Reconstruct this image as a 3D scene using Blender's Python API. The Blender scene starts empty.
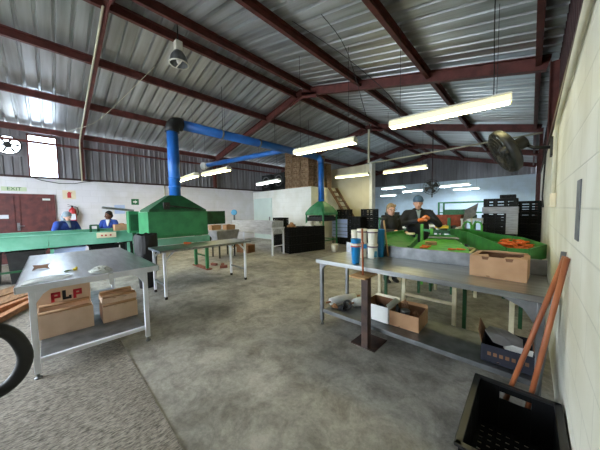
import bpy, bmesh, math, random
from mathutils import Vector, Matrix, Euler
random.seed(7)
C = bpy.context.scene.collection
S = bpy.context.scene
V = Vector
PI = math.pi

# ------------------------------------------------------------------ camera
FPX, YAW, PITCH, ROLL, CAMH = 240.5, 0.7657, 0.0592, -0.0152, 1.55
def setup_camera():
    cy, sy = math.cos(YAW), math.sin(YAW)
    f = V((-sy*math.cos(PITCH), cy*math.cos(PITCH), -math.sin(PITCH)))
    r0 = V((cy, sy, 0)); u0 = r0.cross(f)
    r = r0*math.cos(ROLL)+u0*math.sin(ROLL)
    u = -r0*math.sin(ROLL)+u0*math.cos(ROLL)
    cd = bpy.data.cameras.new('camera'); co = bpy.data.objects.new('camera', cd); C.objects.link(co)
    m = Matrix((r, u, -f)).transposed().to_4x4(); m.translation = V((0, 0, CAMH))
    co.matrix_world = m
    cd.sensor_fit = 'HORIZONTAL'; cd.sensor_width = 36; cd.lens = 36*FPX/600; cd.clip_start = .02; cd.clip_end = 300
    S.camera = co
setup_camera()
# ------------------------------------------------------------------ world, exposure
W = bpy.data.worlds.new('overcast_sky'); S.world = W; W.use_nodes = True
_bg = W.node_tree.nodes['Background']
_bg.inputs[0].default_value = (.80, .90, 1.0, 1); _bg.inputs[1].default_value = 9.0
S.view_settings.view_transform = 'Standard'; S.view_settings.look = 'None'
S.view_settings.gamma = 1; S.view_settings.use_curve_mapping = False
S.view_settings.exposure = 0.87
LAMP_WARM, LAMP_COOL = 42.0, 42.0        # emission of the fluorescent tubes

# ------------------------------------------------------------------ materials
def lin(r, g, b):
    f = lambda v: ((v/255+.055)/1.055)**2.4 if v/255 > .04045 else v/255/12.92
    return (f(r), f(g), f(b), 1)
_M = {}
def mat(name, rgb, rough=.6, metal=0, var=.15, scale=6, bump=0, bscale=None, rgb2=None, stretch=(1, 1, 1), spec=.5, emit=0, alpha=1, trans=0, thr=(.35, .65)):
    if name in _M: return _M[name]
    m = bpy.data.materials.new(name); m.use_nodes = True; nt = m.node_tree; N = nt.nodes; L = nt.links
    b = N['Principled BSDF']
    a = lin(*rgb)
    if rgb2 is None: c2 = tuple(x*(1-var) for x in a[:3])+(1,); a = tuple(min(1, x*(1+var*.4)) for x in a[:3])+(1,)
    else: c2 = lin(*rgb2)
    tc = N.new('ShaderNodeTexCoord'); mp = N.new('ShaderNodeMapping'); mp.inputs['Scale'].default_value = stretch
    L.new(tc.outputs['Object'], mp.inputs[0])
    n = N.new('ShaderNodeTexNoise'); n.inputs['Scale'].default_value = scale; n.inputs['Detail'].default_value = 5
    L.new(mp.outputs[0], n.inputs[0])
    rp = N.new('ShaderNodeValToRGB'); rp.color_ramp.elements[0].position = thr[0]; rp.color_ramp.elements[1].position = thr[1]
    rp.color_ramp.elements[0].color = a; rp.color_ramp.elements[1].color = c2
    L.new(n.outputs['Fac'], rp.inputs[0]); L.new(rp.outputs[0], b.inputs['Base Color'])
    b.inputs['Roughness'].default_value = rough; b.inputs['Metallic'].default_value = metal
    b.inputs['Specular IOR Level'].default_value = spec
    if emit: b.inputs['Emission Strength'].default_value = emit; b.inputs['Emission Color'].default_value = a
    b.inputs['Alpha'].default_value = alpha; b.inputs['Transmission Weight'].default_value = trans
    if bump:
        bn = N.new('ShaderNodeTexNoise'); bn.inputs['Scale'].default_value = bscale or scale*4; bn.inputs['Detail'].default_value = 4
        L.new(mp.outputs[0], bn.inputs[0])
        bp = N.new('ShaderNodeBump'); bp.inputs['Strength'].default_value = bump; bp.inputs['Distance'].default_value = .02
        L.new(bn.outputs['Fac'], bp.inputs['Height']); L.new(bp.outputs[0], b.inputs['Normal'])
    _M[name] = m
    return m
def emis(name, rgb, k):
    m = bpy.data.materials.new(name); m.use_nodes = True; nt = m.node_tree
    for n in list(nt.nodes): nt.nodes.remove(n)
    e = nt.nodes.new('ShaderNodeEmission'); o = nt.nodes.new('ShaderNodeOutputMaterial')
    e.inputs[0].default_value = rgb+(1,); e.inputs[1].default_value = k; nt.links.new(e.outputs[0], o.inputs[0]); return m

def floor_material():
    m = bpy.data.materials.new('worn_concrete'); m.use_nodes = True; nt = m.node_tree; N = nt.nodes; L = nt.links
    b = N['Principled BSDF']; tc = N.new('ShaderNodeTexCoord')
    def noise(sc, det, dist=0, rough=.6):
        n = N.new('ShaderNodeTexNoise'); n.inputs['Scale'].default_value = sc; n.inputs['Detail'].default_value = det
        n.inputs['Distortion'].default_value = dist; n.inputs['Roughness'].default_value = rough
        L.new(tc.outputs['Object'], n.inputs[0]); return n
    def ramp(n, p0, c0, p1, c1):
        r = N.new('ShaderNodeValToRGB'); e = r.color_ramp.elements
        e[0].position = p0; e[1].position = p1; e[0].color = c0; e[1].color = c1
        L.new(n.outputs['Fac'], r.inputs[0]); return r
    def mul(a, bb, f=1):
        x = N.new('ShaderNodeMix'); x.data_type = 'RGBA'; x.blend_type = 'MULTIPLY'; x.inputs['Factor'].default_value = f
        L.new(a.outputs[0] if a.type == 'VALTORGB' else a.outputs[2], x.inputs[6]); L.new(bb.outputs[0], x.inputs[7]); return x
    r1 = ramp(noise(.7, 6, .3), .34, lin(136, 132, 125), .68, lin(204, 198, 186))
    r2 = ramp(noise(3.6, 9, .35, .75), .38, (.42, .41, .40, 1), .58, (1, 1, 1, 1))
    r3 = ramp(noise(24, 7, .2, .8), .32, (.62, .62, .62, 1), .6, (1, 1, 1, 1))
    r4 = ramp(noise(1.1, 6, .8), .56, (1, 1, 1, 1), .70, (.55, .53, .50, 1))
    x = mul(mul(mul(r1, r2, .8), r3, .75), r4, .9)
    L.new(x.outputs[2], b.inputs['Base Color'])
    rr = N.new('ShaderNodeMapRange'); rr.inputs[3].default_value = .42; rr.inputs[4].default_value = .75
    L.new(noise(2.3, 5).outputs['Fac'], rr.inputs[0]); L.new(rr.outputs[0], b.inputs['Roughness'])
    bp = N.new('ShaderNodeBump'); bp.inputs['Strength'].default_value = .25; bp.inputs['Distance'].default_value = .01
    L.new(noise(22, 6).outputs['Fac'], bp.inputs['Height']); L.new(bp.outputs[0], b.inputs['Normal'])
    return m
def block_material(name, rgb, axes=('Y', 'Z'), dirt=.12, bw=.44, bh=.22, mort=.86):
    """painted concrete blockwork: brick texture for the joints, noise for the grime"""
    m = bpy.data.materials.new(name); m.use_nodes = True; nt = m.node_tree; N = nt.nodes; L = nt.links
    b = N['Principled BSDF']; tc = N.new('ShaderNodeTexCoord'); sp = N.new('ShaderNodeSeparateXYZ'); cb = N.new('ShaderNodeCombineXYZ')
    L.new(tc.outputs['Object'], sp.inputs[0]); L.new(sp.outputs[axes[0]], cb.inputs[0]); L.new(sp.outputs[axes[1]], cb.inputs[1])
    br = N.new('ShaderNodeTexBrick'); L.new(cb.outputs[0], br.inputs[0])
    c = lin(*rgb)
    br.inputs['Color1'].default_value = c; br.inputs['Color2'].default_value = tuple(v*.96 for v in c[:3])+(1,)
    br.inputs['Mortar'].default_value = tuple(v*mort for v in c[:3])+(1,)
    br.inputs['Scale'].default_value = 1; br.inputs['Mortar Size'].default_value = .006; br.inputs['Mortar Smooth'].default_value = .6
    br.inputs['Brick Width'].default_value = bw; br.inputs['Row Height'].default_value = bh
    n = N.new('ShaderNodeTexNoise'); n.inputs['Scale'].default_value = 1.6; n.inputs['Detail'].default_value = 7; n.inputs['Distortion'].default_value = .6
    L.new(tc.outputs['Object'], n.inputs[0])
    rp = N.new('ShaderNodeValToRGB'); rp.color_ramp.elements[0].position = .38; rp.color_ramp.elements[1].position = .7
    rp.color_ramp.elements[0].color = (1, 1, 1, 1); rp.color_ramp.elements[1].color = (1-dirt, 1-dirt*1.1, 1-dirt*1.5, 1)
    L.new(n.outputs['Fac'], rp.inputs[0])
    x = N.new('ShaderNodeMix'); x.data_type = 'RGBA'; x.blend_type = 'MULTIPLY'; x.inputs['Factor'].default_value = 1
    L.new(br.outputs['Color'], x.inputs[6]); L.new(rp.outputs[0], x.inputs[7]); L.new(x.outputs[2], b.inputs['Base Color'])
    b.inputs['Roughness'].default_value = .65
    bp = N.new('ShaderNodeBump'); bp.inputs['Strength'].default_value = .35; bp.inputs['Distance'].default_value = .01; bp.invert = True
    L.new(br.outputs['Fac'], bp.inputs['Height'])
    b2 = N.new('ShaderNodeBump'); b2.inputs['Strength'].default_value = .15; b2.inputs['Distance'].default_value = .01
    n2 = N.new('ShaderNodeTexNoise'); n2.inputs['Scale'].default_value = 14; n2.inputs['Detail'].default_value = 4; L.new(tc.outputs['Object'], n2.inputs[0])
    L.new(n2.outputs['Fac'], b2.inputs['Height']); L.new(bp.outputs[0], b2.inputs['Normal']); L.new(b2.outputs[0], b.inputs['Normal'])
    return m
def mat_material():
    """coarse ribbed rubber walkway"""
    m = bpy.data.materials.new('coarse_mat'); m.use_nodes = True; nt = m.node_tree; N = nt.nodes; L = nt.links
    b = N['Principled BSDF']; tc = N.new('ShaderNodeTexCoord')
    mp = N.new('ShaderNodeMapping'); mp.inputs['Scale'].default_value = (80, 26, 20); mp.inputs['Rotation'].default_value = (0, 0, .12)
    L.new(tc.outputs['Object'], mp.inputs[0])
    n = N.new('ShaderNodeTexNoise'); n.inputs['Scale'].default_value = 1; n.inputs['Detail'].default_value = 4; n.inputs['Distortion'].default_value = .5; n.inputs['Roughness'].default_value = .65
    L.new(mp.outputs[0], n.inputs[0])
    rp = N.new('ShaderNodeValToRGB'); e = rp.color_ramp.elements; e[0].position = .36; e[1].position = .62
    e[0].color = lin(92, 85, 77); e[1].color = lin(176, 166, 152); L.new(n.outputs['Fac'], rp.inputs[0])
    n2 = N.new('ShaderNodeTexNoise'); n2.inputs['Scale'].default_value = 1.2; n2.inputs['Detail'].default_value = 3; L.new(tc.outputs['Object'], n2.inputs[0])
    r2 = N.new('ShaderNodeValToRGB'); e = r2.color_ramp.elements; e[0].position = .3; e[1].position = .7; e[0].color = (.72, .71, .69, 1); e[1].color = (1, 1, 1, 1); L.new(n2.outputs['Fac'], r2.inputs[0])
    x = N.new('ShaderNodeMix'); x.data_type = 'RGBA'; x.blend_type = 'MULTIPLY'; x.inputs['Factor'].default_value = 1
    L.new(rp.outputs[0], x.inputs[6]); L.new(r2.outputs[0], x.inputs[7]); L.new(x.outputs[2], b.inputs['Base Color'])
    b.inputs['Roughness'].default_value = .8
    bp = N.new('ShaderNodeBump'); bp.inputs['Strength'].default_value = .8; bp.inputs['Distance'].default_value = .008
    L.new(n.outputs['Fac'], bp.inputs['Height']); L.new(bp.outputs[0], b.inputs['Normal'])
    return m

M = {}
def m_(k, *a, **kw): M[k] = mat(k, *a, **kw)
m_('roof_sheet', (198, 201, 203), rough=.36, metal=.65, rgb2=(146, 145, 142), scale=1.1, stretch=(.35, 5.5, 1), thr=(.35, .72))
m_('cladding', (146, 144, 150), rough=.55, metal=.4, rgb2=(116, 112, 114), scale=1.4, stretch=(1, 4, .3))
m_('red_oxide', (100, 50, 45), rough=.6, var=.35, scale=5)
m_('dark_oxide', (62, 38, 38), rough=.65, var=.3, scale=5)
m_('steel', (176, 180, 181), rough=.29, metal=.95, rgb2=(152, 155, 156), scale=3, stretch=(1, 8, 8), bump=.04)
m_('steel_dull', (140, 142, 144), rough=.45, metal=.8, rgb2=(110, 112, 114), scale=7)
m_('steel_bright', (206, 208, 214), rough=.35, metal=.55, rgb2=(176, 178, 184), scale=3, stretch=(1, 6, 6))
m_('alu_frame', (232, 235, 244), rough=.4, metal=.05, var=.12, scale=5)
m_('green', (52, 132, 84), rough=.5, rgb2=(34, 104, 66), scale=4, thr=(.4, .75))
m_('green_pale', (124, 184, 160), rough=.45, rgb2=(84, 152, 124), scale=2.2, thr=(.35, .7))
m_('green_dark', (26, 84, 50), rough=.55, var=.35, scale=6)
m_('green_belt', (86, 168, 62), rough=.6, rgb2=(62, 136, 48), scale=9)
m_('green_chute', (50, 126, 52), rough=.5, rgb2=(34, 96, 40), scale=6)
m_('blue_duct', (42, 114, 198), rough=.4, rgb2=(34, 98, 180), scale=3)
m_('black_plastic', (26, 27, 30), rough=.45, var=.3, scale=12)
m_('black_crate', (13, 14, 16), rough=.6, spec=.25, var=.35, scale=9)
m_('black_rubber', (24, 24, 25), rough=.6, var=.3, scale=10)
m_('dark_metal', (54, 55, 56), rough=.5, metal=.6, var=.3, scale=8)
m_('card', (186, 148, 112), rough=.85, rgb2=(168, 128, 94), scale=5)
m_('card_pale', (228, 198, 172), rough=.85, rgb2=(214, 182, 154), scale=5)
m_('card_dark', (132, 94, 66), rough=.85, rgb2=(108, 76, 52), scale=5)
m_('white_plastic', (222, 222, 218), rough=.45, var=.06, scale=6)
m_('white_paint', (226, 226, 222), rough=.6, var=.1, scale=3)
m_('cream_paint', (214, 208, 178), rough=.5, rgb2=(190, 180, 146), scale=7)
m_('wood_handle', (172, 100, 60), rough=.5, rgb2=(134, 72, 42), scale=4, stretch=(6, 6, .6))
m_('timber_dark', (112, 84, 62), rough=.8, rgb2=(80, 58, 44), scale=4, stretch=(1, 8, 8))
m_('timber', (150, 112, 78), rough=.8, rgb2=(112, 80, 54), scale=4, stretch=(1, 8, 8))
m_('timber_orange', (178, 122, 82), rough=.8, rgb2=(140, 92, 60), scale=4, stretch=(1, 8, 8))
m_('crate_wood', (178, 150, 120), rough=.85, rgb2=(136, 108, 82), scale=8)
m_('door_red', (112, 54, 50), rough=.6, rgb2=(70, 36, 36), scale=5, thr=(.3, .7))
m_('blue_cloth', (46, 76, 158), rough=.9, var=.3, scale=8, bump=.3)
m_('navy_cloth', (34, 37, 46), rough=.9, var=.35, scale=8, bump=.3)
m_('black_cloth', (24, 25, 28), rough=.9, var=.3, scale=8, bump=.3)
m_('grey_cloth', (132, 146, 156), rough=.9, var=.3, scale=12, bump=.3)
m_('beanie', (70, 96, 128), rough=.95, var=.3, scale=30, bump=.5)
m_('skin_light', (206, 158, 136), rough=.55, var=.12, scale=10)
m_('skin_dark', (112, 74, 58), rough=.55, var=.15, scale=10)
m_('hair_blond', (150, 128, 98), rough=.7, var=.4, scale=30, bump=.4)
m_('hair_black', (28, 23, 21), rough=.8, var=.3, scale=40, bump=.5)
m_('eye_white', (220, 218, 212), rough=.3, var=.02)
m_('eye_dark', (30, 24, 22), rough=.2, var=.02)
m_('lips', (160, 92, 84), rough=.5, var=.1)
m_('orange_glove', (214, 118, 52), rough=.7, var=.2)
m_('orange', (228, 112, 40), rough=.55, rgb2=(196, 84, 26), scale=20)
m_('yellow', (214, 188, 50), rough=.6, var=.2)
m_('leaf', (82, 116, 44), rough=.6, var=.3)
m_('cup_blue', (30, 128, 190), rough=.35, var=.1)
m_('white_cup', (226, 222, 204), rough=.4, var=.08, scale=12)
m_('label_mauve', (112, 86, 104), rough=.5, var=.1)
m_('label_teal', (70, 132, 148), rough=.5, var=.1)
m_('label_red', (190, 60, 50), rough=.5, var=.1)
m_('print_red', (222, 54, 70), rough=.8, var=.08)
m_('print_black', (44, 42, 46), rough=.8, var=.1)
m_('exit_plate', (196, 206, 172), rough=.5, var=.06)
m_('exit_green', (52, 104, 66), rough=.5, var=.05)
m_('sign_green', (24, 100, 62), rough=.5, var=.05)
m_('sign_cream', (228, 214, 184), rough=.5, var=.05)
m_('sign_red', (190, 60, 62), rough=.5, var=.05)
m_('extinguisher_red', (186, 36, 44), rough=.35, var=.08)
m_('paper', (214, 218, 226), rough=.8, var=.06)
m_('paper_blue', (176, 192, 226), rough=.8, var=.06)
m_('film', (214, 218, 226), rough=.2, var=.25, scale=5, alpha=.42, stretch=(1, 1, 9))
m_('bag_plastic', (214, 216, 206), rough=.2, var=.25, scale=14, alpha=.75)
m_('bag_grey', (150, 148, 150), rough=.55, var=.25, scale=6, bump=.4)
m_('box_navy', (28, 31, 46), rough=.7, var=.2, scale=8)
m_('rust', (84, 62, 52), rough=.75, rgb2=(52, 42, 40), scale=8)
m_('ply', (186, 150, 104), rough=.7, rgb2=(160, 122, 80), scale=5, stretch=(1, 7, 1))
m_('rust_bin', (150, 74, 46), rough=.8, var=.3, scale=14)
m_('pipe_cream', (206, 200, 176), rough=.5, var=.1, scale=6)
m_('strip_grey', (120, 122, 124), rough=.6, rgb2=(88, 90, 92), scale=10)
m_('white_board', (206, 222, 218), rough=.4, var=.05, scale=2)
m_('cable', (40, 38, 38), rough=.7, var=.1)
m_('lamp_body', (216, 214, 200), rough=.45, var=.06)
m_('scale_blue', (72, 150, 200), rough=.35, var=.1)
m_('produce', (176, 128, 84), rough=.75, rgb2=(130, 92, 58), scale=20)
m_('red_brick_bits', (128, 76, 64), rough=.85, var=.3, scale=12)
m_('fan_dark', (52, 52, 52), rough=.5, metal=.4, var=.3, scale=10)
TUBE_WARM = emis('tube_warm', (1.0, .93, .62), LAMP_WARM)
TUBE_COOL = emis('tube_cool', (.82, .93, 1.0), LAMP_COOL)

# ------------------------------------------------------------------ mesh builder
class MB:
    def __init__(s): s.v = []; s.f = []; s.mi = []; s.smooth = []; s.cur = 0
    def _add(s, vs, fs, sm=False, mi=None):
        o = len(s.v); s.v += [V(p) for p in vs]
        for f in fs: s.f.append([i+o for i in f]); s.mi.append(s.cur if mi is None else mi); s.smooth.append(sm)
        return s
    def box(s, x0, x1, y0, y1, z0, z1, M4=None, mi=None):
        vs = [V((x, y, z)) for z in (z0, z1) for y in (y0, y1) for x in (x0, x1)]
        if M4: vs = [M4 @ p for p in vs]
        return s._add(vs, [(0, 2, 3, 1), (4, 5, 7, 6), (0, 1, 5, 4), (2, 6, 7, 3), (0, 4, 6, 2), (1, 3, 7, 5)], mi=mi)
    def bar(s, p, q, w, h=None, up=(0, 0, 1), mi=None):
        p, q = V(p), V(q); h = h or w; d = (q-p).normalized(); up = V(up)
        if abs(d.dot(up)) > .99: up = V((0, 1, 0))
        x = d.cross(up).normalized()*w/2; z = x.cross(d).normalized()*h/2
        vs = [a+i*x+j*z for a in (p, q) for i, j in ((-1, -1), (1, -1), (1, 1), (-1, 1))]
        return s._add(vs, [(3, 2, 1, 0), (4, 5, 6, 7), (0, 1, 5, 4), (1, 2, 6, 5), (2, 3, 7, 6), (3, 0, 4, 7)], mi=mi)
    def rings(s, rings, caps=True, sm=True, close=True, mi=None):
        n = len(rings[0]); vs = [p for r in rings for p in r]; fs = []
        for i in range(len(rings)-1):
            for j in range(n if close else n-1):
                a = i*n+j; b = i*n+(j+1) % n; fs.append((a, b, b+n, a+n))
        s._add(vs, fs, sm, mi)
        if caps and close:
            o = len(s.v)-len(vs)
            s.f.append([o+i for i in reversed(range(n))]); s.mi.append(s.cur if mi is None else mi); s.smooth.append(False)
            k = o+(len(rings)-1)*n; s.f.append([k+i for i in range(n)]); s.mi.append(s.cur if mi is None else mi); s.smooth.append(False)
        return s
    def tube(s, pts, r, n=10, caps=True, mi=None):
        pts = [V(p) for p in pts]; R = []; up = None
        for i, p in enumerate(pts):
            d = (pts[min(i+1, len(pts)-1)]-pts[max(i-1, 0)]).normalized()
            if up is None: up = V((0, 0, 1)) if abs(d.z) < .9 else V((0, 1, 0))
            x = d.cross(up).normalized(); y = x.cross(d).normalized(); up = y
            rr = r[i] if isinstance(r, (list, tuple)) else r
            R.append([p+(x*math.cos(t)+y*math.sin(t))*rr for t in [2*PI*k/n for k in range(n)]])
        return s.rings(R, caps, mi=mi)
    def lathe(s, prof, c=(0, 0, 0), n=20, M4=None, caps=True, mi=None):
        c = V(c); R = []
        for r, z in prof:
            ring = [V((r*math.cos(2*PI*k/n), r*math.sin(2*PI*k/n), z)) for k in range(n)]
            R.append([(M4 @ p if M4 else p)+c for p in ring])
        return s.rings(R, caps, mi=mi)
    def ell(s, c, r, rot=None, n=14, m=9):
        Mx = Euler(rot).to_matrix() if rot else Matrix.Identity(3); c = V(c); R = []
        for i in range(m+1):
            t = PI*(i/m); t = min(max(t, .02), PI-.02)
            R.append([c+Mx @ V((r[0]*math.sin(t)*math.cos(2*PI*k/n), r[1]*math.sin(t)*math.sin(2*PI*k/n), -r[2]*math.cos(t))) for k in range(n)])
        return s.rings(R)
    def cap(s, p, q, r1, r2=None, n=12):
        p, q = V(p), V(q); r2 = r2 or r1; d = (q-p).normalized()
        up = V((0, 0, 1)) if abs(d.z) < .9 else V((0, 1, 0)); x = d.cross(up).normalized(); y = x.cross(d).normalized(); R = []
        for i in range(5):
            t = -PI/2+PI/2*i/4.0; t = max(t, -1.5); R.append((p+d*r1*math.sin(t), r1*math.cos(t)))
        for i in range(5):
            t = PI/2*i/4.0; t = min(t, 1.5); R.append((q+d*r2*math.sin(t), r2*math.cos(t)))
        return s.rings([[c+(x*math.cos(2*PI*k/n)+y*math.sin(2*PI*k/n))*rr for k in range(n)] for c, rr in R])
    def prism(s, poly, z0, z1, M4=None, mi=None):
        n = len(poly); vs = [V((x, y, z)) for z in (z0, z1) for x, y in poly]
        if M4: vs = [M4 @ p for p in vs]
        return s._add(vs, [list(reversed(range(n))), list(range(n, 2*n))]+[(i, (i+1) % n, (i+1) % n+n, i+n) for i in range(n)], mi=mi)
    def quad(s, *p, mi=None): return s._add(p, [tuple(range(len(p)))], mi=mi)
    def build(s, name, m, parent=None, bevel=0, label=None, remesh=0, solid=0, rot=None):
        me = bpy.data.meshes.new(name); me.from_pydata([tuple(p) for p in s.v], [], s.f)
        for x in (m if isinstance(m, (list, tuple)) else [m]): me.materials.append(x)
        for p, i, sm in zip(me.polygons, s.mi, s.smooth): p.material_index = i; p.use_smooth = sm
        bm = bmesh.new(); bm.from_mesh(me); bmesh.ops.recalc_face_normals(bm, faces=bm.faces); bm.to_mesh(me); bm.free()
        o = bpy.data.objects.new(name, me); C.objects.link(o)
        if parent: o.parent = parent
        if solid: x = o.modifiers.new('s', 'SOLIDIFY'); x.thickness = solid; x.offset = 0
        if bevel: x = o.modifiers.new('b', 'BEVEL'); x.width = bevel; x.segments = 2; x.limit_method = 'ANGLE'; x.angle_limit = .7
        if remesh:
            x = o.modifiers.new('r', 'REMESH'); x.mode = 'VOXEL'; x.voxel_size = remesh; x.use_smooth_shade = True
            x = o.modifiers.new('sm', 'SMOOTH'); x.iterations = 4; x.factor = .5
        if label: o['label'] = label
        return o
def B(*a, **k): return MB().box(*a, **k)
def tag(o, label, cat, group=None, kind=None):
    o['label'] = label; o['category'] = cat
    if group: o['group'] = group
    if kind: o['kind'] = kind
    return o
def thing(name, label, cat, loc=(0, 0, 0), rz=0, group=None, rot=None):
    o = bpy.data.objects.new(name, None); C.objects.link(o); o.empty_display_size = .1
    o.location = loc; o.rotation_euler = rot or (0, 0, rz)
    return tag(o, label, cat, group)
def struct(name, mb, m, parent=None, bevel=0):
    o = mb.build(name, m, parent, bevel)
    if not parent: o['kind'] = 'structure'
    return o
def copy_tree(o, parent=None):
    c = o.copy(); C.objects.link(c)
    if parent: c.parent = parent
    for ch in [x for x in o.children]: copy_tree(ch, c)
    return c
def dup(root, loc, rz=0, label=None, group=None):
    c = copy_tree(root); c.location = loc; c.rotation_euler = (0, 0, rz)
    if label: c['label'] = label
    if group: c['group'] = group
    return c
def text_mb(txt, size, depth=.002):
    cu = bpy.data.curves.new('t', 'FONT'); cu.body = txt; cu.size = size; cu.extrude = depth; cu.align_x = 'CENTER'; cu.align_y = 'CENTER'
    ob = bpy.data.objects.new('t', cu); C.objects.link(ob)
    dg = bpy.context.evaluated_depsgraph_get(); dg.update(); me = ob.evaluated_get(dg).to_mesh()
    mb = MB(); mb.v = [v.co.copy() for v in me.vertices]; mb.f = [list(p.vertices) for p in me.polygons]
    mb.mi = [0]*len(mb.f); mb.smooth = [False]*len(mb.f)
    bpy.data.objects.remove(ob); bpy.data.curves.remove(cu)
    return mb
def xform(mb, M4): mb.v = [M4 @ p for p in mb.v]; return mb
def frame_m(origin, ux, uy):
    """local x along ux, local y along uy, local z out of them"""
    ux, uy = V(ux).normalized(), V(uy).normalized(); m = Matrix((ux, uy, ux.cross(uy))).transposed().to_4x4(); m.translation = V(origin); return m

# ================================================================== THE SHELL
K = .85
def kz(z): return 1.55+(z-1.55)*K
XL, XR, XRIDGE, ZRIDGE = -13.9*K, .215*K, -6.5*K, kz(6.12)
YF, YB = -3.6, 23.3*K
ZBL, ZBR = kz(3.0), kz(2.75)                # heads of the left and right blockwork
SL = .203; SR = .256
def zroof(x): return ZRIDGE+SL*(x-XRIDGE) if x < XRIDGE else ZRIDGE-SR*(x-XRIDGE)
struct('floor', B(-12.3, .6, -16, 20.2, -.12, 0), floor_material())
_blk = block_material('painted_block', (226, 223, 228), ('Y', 'Z'))
_blkx = block_material('painted_block_cross', (232, 234, 230), ('X', 'Z'))
_blkr = block_material('painted_block_near', (226, 224, 210), ('Y', 'Z'), dirt=.2, mort=.84)
struct('wall_left', B(XL-.2, XL, YF, YB, 0, ZBL), _blk)
struct('wall_right', B(XR, XR+.2, YF, YB, 0, ZBR), _blkr)
struct('wall_rear', B(XL, XR, YB, YB+.2, 0, kz(3.85)), block_material('rear_block', (206, 220, 234), ('X', 'Z')))
# cold room in the left rear corner and the tall partition behind it
CX, CY, CZ = -8.6*K, 9.85*K, kz(2.86)
mb = MB(); mb.box(XL, CX, CY, CY+.15, 0, CZ); mb.box(CX-.15, CX, CY+.15, 12.4*K, 0, CZ); mb.box(XL, CX-.15, CY+.15, 12.4*K, CZ-.1, CZ)
struct('wall_cold_room', mb, _blkx)
PY = 12.5*K
mb = MB(); mb.box(-9.2*K, -6.3*K-.14, PY, PY+.1, 0, kz(4.1))
struct('wall_partition', mb, block_material('cream_block', (214, 208, 186), ('X', 'Z'), bw=2.4, bh=4.2))
struct('trim_partition_end', B(-6.3*K-.14, -6.3*K+.0, PY-.2, PY+.12, 0, kz(4.13)), M['white_paint'])
d3 = struct('door_3', B(-11.72, -10.12, CY-.05, CY-.004, .03, 2.27), M['white_board'])
B(-10.3, -10.24, CY-.09, CY-.05, .95, 1.25).build('door_handle', M['steel_dull'], d3)
# unseen front wall behind the camera, added, its opening placed to shape the daylight
mb = MB(); mb.box(XL-.2, -9.6, YF-.2, YF, 0, 4.2); mb.box(-3.5, XR+.2, YF-.2, YF, 0, 4.5); mb.box(-9.6, -3.5, YF-.2, YF, 3.6, 5.3)
struct('wall_front', mb, _blkx)

def corr(p0, du, dv, lu, lv, pitch, amp, n, pf=(.62, .74, .88)):
    """trapezoid-rib sheet: ribs run along dv, profile repeats along du, n is the offset direction"""
    p0, du, dv, n = V(p0), V(du), V(dv), V(n); mb = MB(); k = int(lu/pitch); us = []
    for i in range(k):
        a = i*pitch; us += [(a, 0), (a+pitch*pf[0], 0), (a+pitch*pf[1], 1), (a+pitch*pf[2], 1)]
    us.append((k*pitch, 0)); vs = []
    for u, h in us:
        q = p0+du*u+n*(h*amp); vs += [q, q+dv*lv]
    mb._add(vs, [(2*i, 2*i+1, 2*i+3, 2*i+2) for i in range(len(us)-1)])
    return mb
# roof: two pitches of ribbed sheeting
OFF = .16
for nm, xe in (('ceiling_left', XL-.2), ('ceiling_right', XR+.25)):
    a = V((XRIDGE, YF, zroof(XRIDGE)+OFF)); b = V((xe, YF, zroof(xe)+OFF)); d = b-a
    mb = corr(a, (0, 1, 0), d.normalized(), YB-YF+.3, d.length, .26, .055, (0, 0, 1), (.74, .79, .94))
    struct(nm, mb, M['roof_sheet'])
# wall cladding above the blockwork (left side leaves the bright panel and the extractor opening free)
CW = M['cladding']
x = XL-.06
def clad_left(y0, y1, z0, z1): return corr((x, y0, z0), (0, 1, 0), (0, 0, 1), y1-y0, z1-z0, .19, .035, (1, 0, 0))
mb = MB()
WY0, WY1, WZ1 = -.43*K, .35*K, kz(4.6)
FY0, FY1, FZ0, FZ1 = -1.27*K, -.57*K, kz(4.12)-.30, kz(4.12)+.30
ZT = kz(4.72)
for (y0, y1, z0, z1) in ((YF, FY0, ZBL-.02, ZT), (FY0, FY1, ZBL-.02, FZ0), (FY0, FY1, FZ1, ZT), (FY1, WY0, ZBL-.02, ZT), (WY1, YB, ZBL-.02, ZT), (WY0, WY1, WZ1, ZT)):
    s_ = clad_left(y0, y1, z0, z1) if y1-y0 > .2 else B(x, x+.02, y0, y1, z0, z1)
    if y1-y0 > .2: s_.quad((x-.001, y1-.22, z0), (x-.001, y1, z0), (x-.001, y1, z1), (x-.001, y1-.22, z1))
    mb._add(s_.v, s_.f)
struct('wall_left_cladding', mb, CW)
mb = corr((XR+.12, YF, ZBR-.05), (0, 1, 0), (0, 0, 1), YB-YF, 1.6, .19, .035, (-1, 0, 0))
struct('wall_right_cladding', mb, M['dark_oxide'])
# rear gable in ribbed sheet, cut to the roof line
mb = MB(); k = int((XR-XL)/.19); us = []
for i in range(k+1):
    a = XL+i*.19
    us += [(a, 0), (a+.12, 0), (a+.14, 1), (a+.17, 1)]
vs = []
for u, h_ in us: vs += [V((u, YB+.1-.035*h_, kz(3.8))), V((u, YB+.1-.035*h_, zroof(u)+OFF+.03))]
mb._add(vs, [(2*i, 2*i+1, 2*i+3, 2*i+2) for i in range(len(us)-1)])
struct('wall_rear_cladding', mb, CW)

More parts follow.
